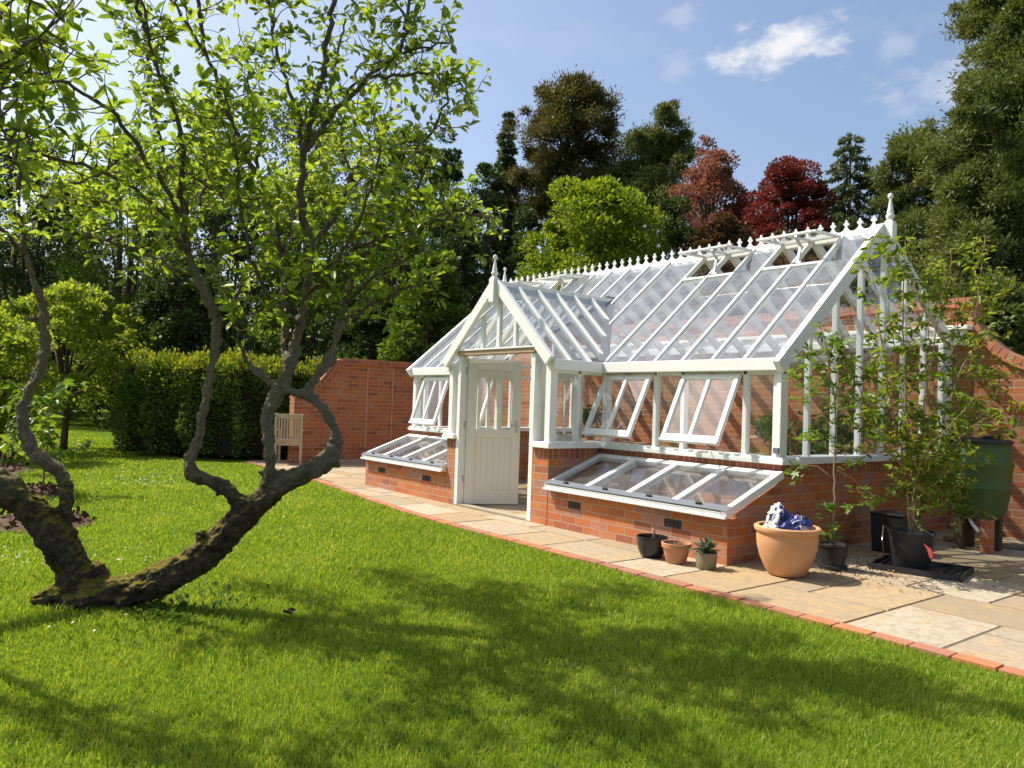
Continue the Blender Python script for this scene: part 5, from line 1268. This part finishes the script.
def pine(u, dist, vtop, half_px, label, mat, tufts, seed=1, n=15000, L=.26, barkm=None, lean=0, name='pine_tree', tr=None):
    """tufts: list of (u, v, du, dv) foliage pads in pixels, given depth by the seed"""
    x, y, _ = ground_at(u, dist); H = top_z(u, vtop, dist); rr = random.Random(seed); t = thing(name, (x, y, 0), label, 'conifer tree'); m = MB(); k_ = dist/FPX
    tr_ = tr or H*.016
    m.tube([(0, 0, -.1), (.02*H*lean, 0, H*.45), (.0, 0, H*.93)], [tr_*1.25, tr_*.9, tr_*.25], 9)
    rt = np.array((CR[0], CR[1], 0)); rt /= np.linalg.norm(rt); fw = np.array((CF[0], CF[1], 0)); fw /= np.linalg.norm(fw)
    cr = Crown(); area = sum(a[2]*a[3] for a in tufts)
    for (pu, pv, du, dv) in tufts:
        z = top_z(u, pv, dist); dp = rr.uniform(-1, 1)*half_px*k_*.55
        c = rt*(pu-u)*k_ + fw*dp + np.array((0, 0, z))
        nn = int(n*du*dv/area); sub = max(8, int(du*dv/14))
        for q in range(sub):
            o_ = rng.normal(0, .5, 3)*np.array((du*k_, du*k_, dv*k_*1.1)); cr.tuft(c+o_, np.array((9, 9, 6))*k_*rr.uniform(.45, 1.2)*min(1.6, du/18), int(nn/sub*rr.uniform(.5, 1.5)))
        m.tube([Vector((0, 0, max(z-abs(pu-u)*k_*.6, H*.3))), Vector(c*np.array((.5, .5, 1))-np.array((0, 0, .1*abs(pu-u)*k_))), Vector(c)], [tr_*.35, tr_*.2, tr_*.06], 5, cap=False)
    m.build('trunk', barkm or FARBARK, t, smooth=True, fix=False); cr.mesh(mat, t, L, .3); return t
def LM(name, a, b_, c, tr_=.3, tc_=(1.4, 1.4, .6), rough=.55): return leaf_mat(name, [(0, a), (.5, b_), (1, c)], tr_, tc_, rough, .25, .5)
L_LIME = LM('lime_leaf', (.09, .14, .010), (.16, .22, .015), (.25, .29, .03), .5)
L_ORCH = LM('orchard_leaf', (.12, .17, .02), (.21, .27, .035), (.31, .35, .08), .6)
L_DARK = LM('dark_leaf', (.022, .04, .012), (.045, .075, .018), (.085, .12, .028), .3)
L_MID = LM('mid_leaf', (.05, .095, .014), (.095, .155, .02), (.16, .21, .03), .42)
L_SPRUCE = LM('spruce_needle', (.05, .07, .04), (.10, .13, .07), (.16, .19, .10), .3)
L_PINE = LM('pine_needle', (.055, .075, .024), (.115, .14, .042), (.19, .205, .07), .3)
L_RUST = LM('scots_pine_needle', (.05, .052, .018), (.10, .088, .026), (.16, .125, .04), .3)
L_RED = LM('copper_leaf', (.07, .016, .014), (.145, .030, .022), (.24, .065, .042), .35, (1.6, 1.0, .7))
L_PINK = LM('pink_leaf', (.11, .045, .03), (.22, .09, .06), (.32, .17, .12), .4, (1.4, 1.1, .8))
L_RUSTY = LM('bronze_leaf', (.05, .03, .012), (.10, .05, .02), (.14, .08, .03), .3)
REDBARK = bark_mat('scots_bark', (.10, .06, .04), (.26, .15, .09))

# lime-green maple behind the wall
broadleaf(590, 19, 168, 98, 'bright lime green rounded tree rising directly behind the greenhouse ridge', L_LIME, 75000, .105, .10, 2, clumps=130)
# dark conifers on the skyline
spruce(499, 34, 106, 30, 'slender pointed grey green conifer on the skyline left of the big pine', L_SPRUCE, 40, 3, .1, 2.6, .22, .3, taper=.8)
pine(560, 33, 82, 55, 'big dark brownish pine with broad rounded head on the skyline', L_RUST,
     [(563, 98, 22, 14), (545, 110, 20, 12), (585, 112, 18, 12), (536, 122, 15, 10), (570, 125, 28, 12), (600, 135, 14, 9), (540, 140, 28, 12), (528, 150, 13, 9), (585, 150, 24, 12), (555, 160, 24, 12), (600, 165, 20, 10), (536, 170, 18, 12), (524, 185, 16, 12), (560, 185, 30, 14), (590, 190, 26, 12), (535, 200, 30, 14), (575, 205, 30, 14)], 4, 90000, .16, REDBARK)
pine(648, 31, 98, 36, 'leaning dark green pine with ragged open crown beside the pinkish tree', L_PINE,
     [(660, 108, 10, 9), (655, 122, 13, 9), (645, 138, 22, 10), (668, 140, 12, 9), (630, 148, 16, 10), (660, 155, 22, 10), (640, 165, 24, 12), (622, 170, 14, 9), (670, 172, 12, 8), (650, 185, 26, 12), (630, 195, 22, 12), (660, 205, 26, 12)], 5, 52000, .16)
broadleaf(708, 27, 146, 60, 'thin pinkish red young foliage tree between the pine and the dark red tree', L_PINK, 30000, .11, .30, 6, clumps=80, airy=.2)
broadleaf(700, 29, 128, 30, 'sparse bare topped reddish tree showing sky through twigs', L_PINK, 5000, .11, .45, 16, clumps=50, airy=.2)
broadleaf(783, 26, 150, 66, 'dense deep red copper leaved tree above the ridge of the greenhouse', L_RED, 70000, .105, .2, 7, clumps=110)
spruce(845, 31, 128, 56, 'open drooping spruce with sky showing through, right of the red tree', L_SPRUCE, 30, 9, .10, 2.2, .2, .42, taper=.6, narrow=.16)
pine(908, 30, 135, 42, 'grey green pine standing between the spruce and the huge right hand pine', L_PINE,
     [(902, 148, 13, 10), (918, 142, 12, 9), (893, 162, 12, 10), (910, 165, 26, 13), (935, 160, 12, 9), (898, 185, 17, 12), (925, 188, 18, 12), (893, 205, 15, 11), (910, 215, 22, 13), (935, 215, 18, 12), (905, 240, 24, 14), (930, 245, 26, 14)], 10, 60000, .16)
pine(1036, 17, -60, 75, 'huge near pine filling the right edge of the view', L_PINE,
     [(1010, 60, 26, 18), (1000, 100, 26, 18), (985, 140, 26, 18), (1015, 150, 30, 20), (1020, 110, 28, 18), (1018, 185, 30, 20), (1010, 225, 30, 20), (985, 235, 26, 18), (1018, 270, 30, 20), (1010, -20, 22, 16), (1000, 8, 16, 12), (1012, 26, 20, 14), (1022, 44, 22, 14), (1015, -40, 24, 18), (1035, -10, 24, 18), (1008, 12, 16, 14), (1040, 30, 30, 18), (1004, 40, 17, 13), (1020, 62, 24, 16), (985, 80, 15, 12), (1012, 96, 26, 18), (1050, 95, 30, 20), (972, 112, 15, 12), (997, 128, 24, 18), (1035, 135, 30, 20), (955, 142, 13, 11), (975, 160, 20, 14), (1008, 168, 30, 18), (1050, 175, 30, 20), (962, 188, 17, 12), (992, 204, 28, 18), (1036, 215, 30, 20), (965, 225, 18, 13), (1005, 244, 30, 18), (1050, 255, 30, 20), (958, 262, 20, 14), (990, 284, 30, 18), (1035, 295, 30, 18), (960, 300, 24, 16), (1012, 325, 36, 20)], 11, 290000, .10, REDBARK, tr=.22)
# dark shrubs below the skyline
for (u, dist, vt, hp, sd, mt, lab) in (
    (455, 24, 205, 46, 21, L_DARK, 'dark evergreen bush behind the porch finial'),
    (480, 30, 150, 40, 22, L_DARK, 'dark evergreen under the slender grey green conifer'),
    (665, 23, 185, 50, 23, L_DARK, 'very dark evergreen between the lime green tree and the copper tree'),
    (720, 22, 205, 46, 24, L_RUSTY, 'bronze brown bush under the pinkish tree'),
    (620, 27, 170, 50, 25, L_DARK, 'dark evergreen mass beneath the big brownish pine'),
    (455, 42, 178, 50, 71, L_DARK, 'far dark evergreen past the porch finial, lowest of the belt'),
    (535, 42, 170, 60, 72, L_DARK, 'far dark evergreen filling the gap under the two tallest conifers'),
    (522, 26, 200, 36, 78, L_DARK, 'dark evergreen bush at the left flank of the lime green tree'),
    (752, 30, 196, 36, 79, L_DARK, 'dark evergreen bush wedged between the pinkish tree and the copper tree'),
    (615, 42, 158, 55, 73, L_DARK, 'far dark evergreen between the big pine and the leaning pine'),
    (690, 40, 172, 55, 74, L_DARK, 'far dark evergreen behind the pinkish tree'),
    (745, 40, 188, 45, 75, L_DARK, 'far dark evergreen in the gap between pinkish and copper trees'),
    (815, 38, 196, 40, 76, L_DARK, 'far dark evergreen between the copper tree and the open spruce'),
    (875, 38, 205, 40, 77, L_SPRUCE, 'far grey green evergreen right of the open spruce'),
    (850, 22, 215, 44, 26, L_DARK, 'dark bush below the open drooping spruce'),
    (915, 20, 232, 40, 27, L_PINE, 'olive green bush behind the right hand finial'),
    (990, 14, 275, 60, 28, L_PINE, 'olive brown bush behind the swept brick wall'),
    (780, 21, 225, 44, 29, L_RUSTY, 'bronze bush at the foot of the copper leaved tree')):
    broadleaf(u, dist, vt, hp, lab, mt, 20000, .115, .02, sd, 'bush', 'evergreen_bush', 50)
# left background wood
for (u, dist, vt, hp, sd, mt, n, lab) in (
    (430, 19, 248, 55, 31, L_MID, 14000, 'light green bush with bare grey twigs left of the porch finial'),
    (375, 21, 290, 60, 32, L_DARK, 12000, 'dark shrub just over the low garden wall'),
    (300, 24, 165, 80, 33, L_MID, 14000, 'dense mid green tree behind the hedge middle'),
    (395, 27, 105, 60, 34, L_MID, 14000, 'mid green tall tree behind the old fruit tree'),
    (440, 30, 120, 34, 35, L_DARK, 10000, 'near black tall evergreen showing past the fruit tree branch tips'),
    (215, 26, 130, 75, 36, L_DARK, 14000, 'tall dark evergreen behind the left branches of the fruit tree'),
    (118, 33, 125, 62, 37, L_MID, 18000, 'tall mid green tree beyond the left part of the lawn'),
    (15, 34, 120, 60, 38, L_DARK, 18000, 'tall dark tree at the left edge beyond the lawn'),
    (180, 20, 255, 70, 39, L_DARK, 13000, 'dark glossy bush at the left end of the hedge'),
    (70, 38, 165, 60, 43, L_DARK, 14000, 'far dark evergreen in the dip of the left skyline'),
    (180, 36, 150, 60, 44, L_DARK, 14000, 'far dark evergreen between the two tall left trees'),
    (380, 38, 150, 70, 45, L_DARK, 14000, 'far dark evergreen behind the middle of the fruit tree'),
    (300, 34, 88, 95, 41, L_DARK, 11000, 'far dark tree behind the fruit tree crown')):
    broadleaf(u, dist, vt, hp, lab, mt, int(n*1.7), .13, .03, sd, 'tree', 'woodland_tree', 60)
broadleaf(66, 19.5, 284, 92, 'small spreading light green orchard tree beyond the soil beds', L_ORCH, 17000, .10, .30, 51, 'tree', 'orchard_tree', 64, .25, barkm=FARBARK)
broadleaf(-14, 17, 305, 60, 'yellow green orchard bush at the left edge of the lawn', L_ORCH, 11000, .10, .12, 52, 'tree', 'orchard_tree', 50, .25)
# low yellow shrubs peeping over the end wall
for (u, dist, vt, hp, sd, lab) in ((395, 18.5, 351, 26, 61, 'yellow green shrub tip showing over the end wall by the greenhouse'), (350, 18.2, 354, 26, 62, 'yellow green shrub top above the swept wall end')):
    broadleaf(u, dist, vt, hp, lab, L_LIME, 4000, .10, .02, sd, 'shrub', 'garden_shrub', 20)
# distant wood closing the horizon on every side seen
P = []; D = []
for u in np.linspace(-700, 1700, 130):
    dist = 46 + 5*math.sin(u*.013); x, y, _ = ground_at(u, dist); Hh = 7.5 + 1.5*math.sin(u*.021) + 1.0*math.sin(u*.05)
    k = 560; P.append(np.stack([rng.normal(x, 1.1, k), rng.normal(y, 1.1, k), Hh*rng.uniform(0, 1, k)**.8], 1)); D.append(rnd_dirs(k))
P = np.concatenate(P); D = np.concatenate(D); n = len(P); Ls = rng.uniform(.3, .6, n); V, F = leaves_simple(P, D, rnd_dirs(n), Ls, Ls*.6)
tag(npmesh('distant_wood', V, F, L_DARK), kind='stuff')
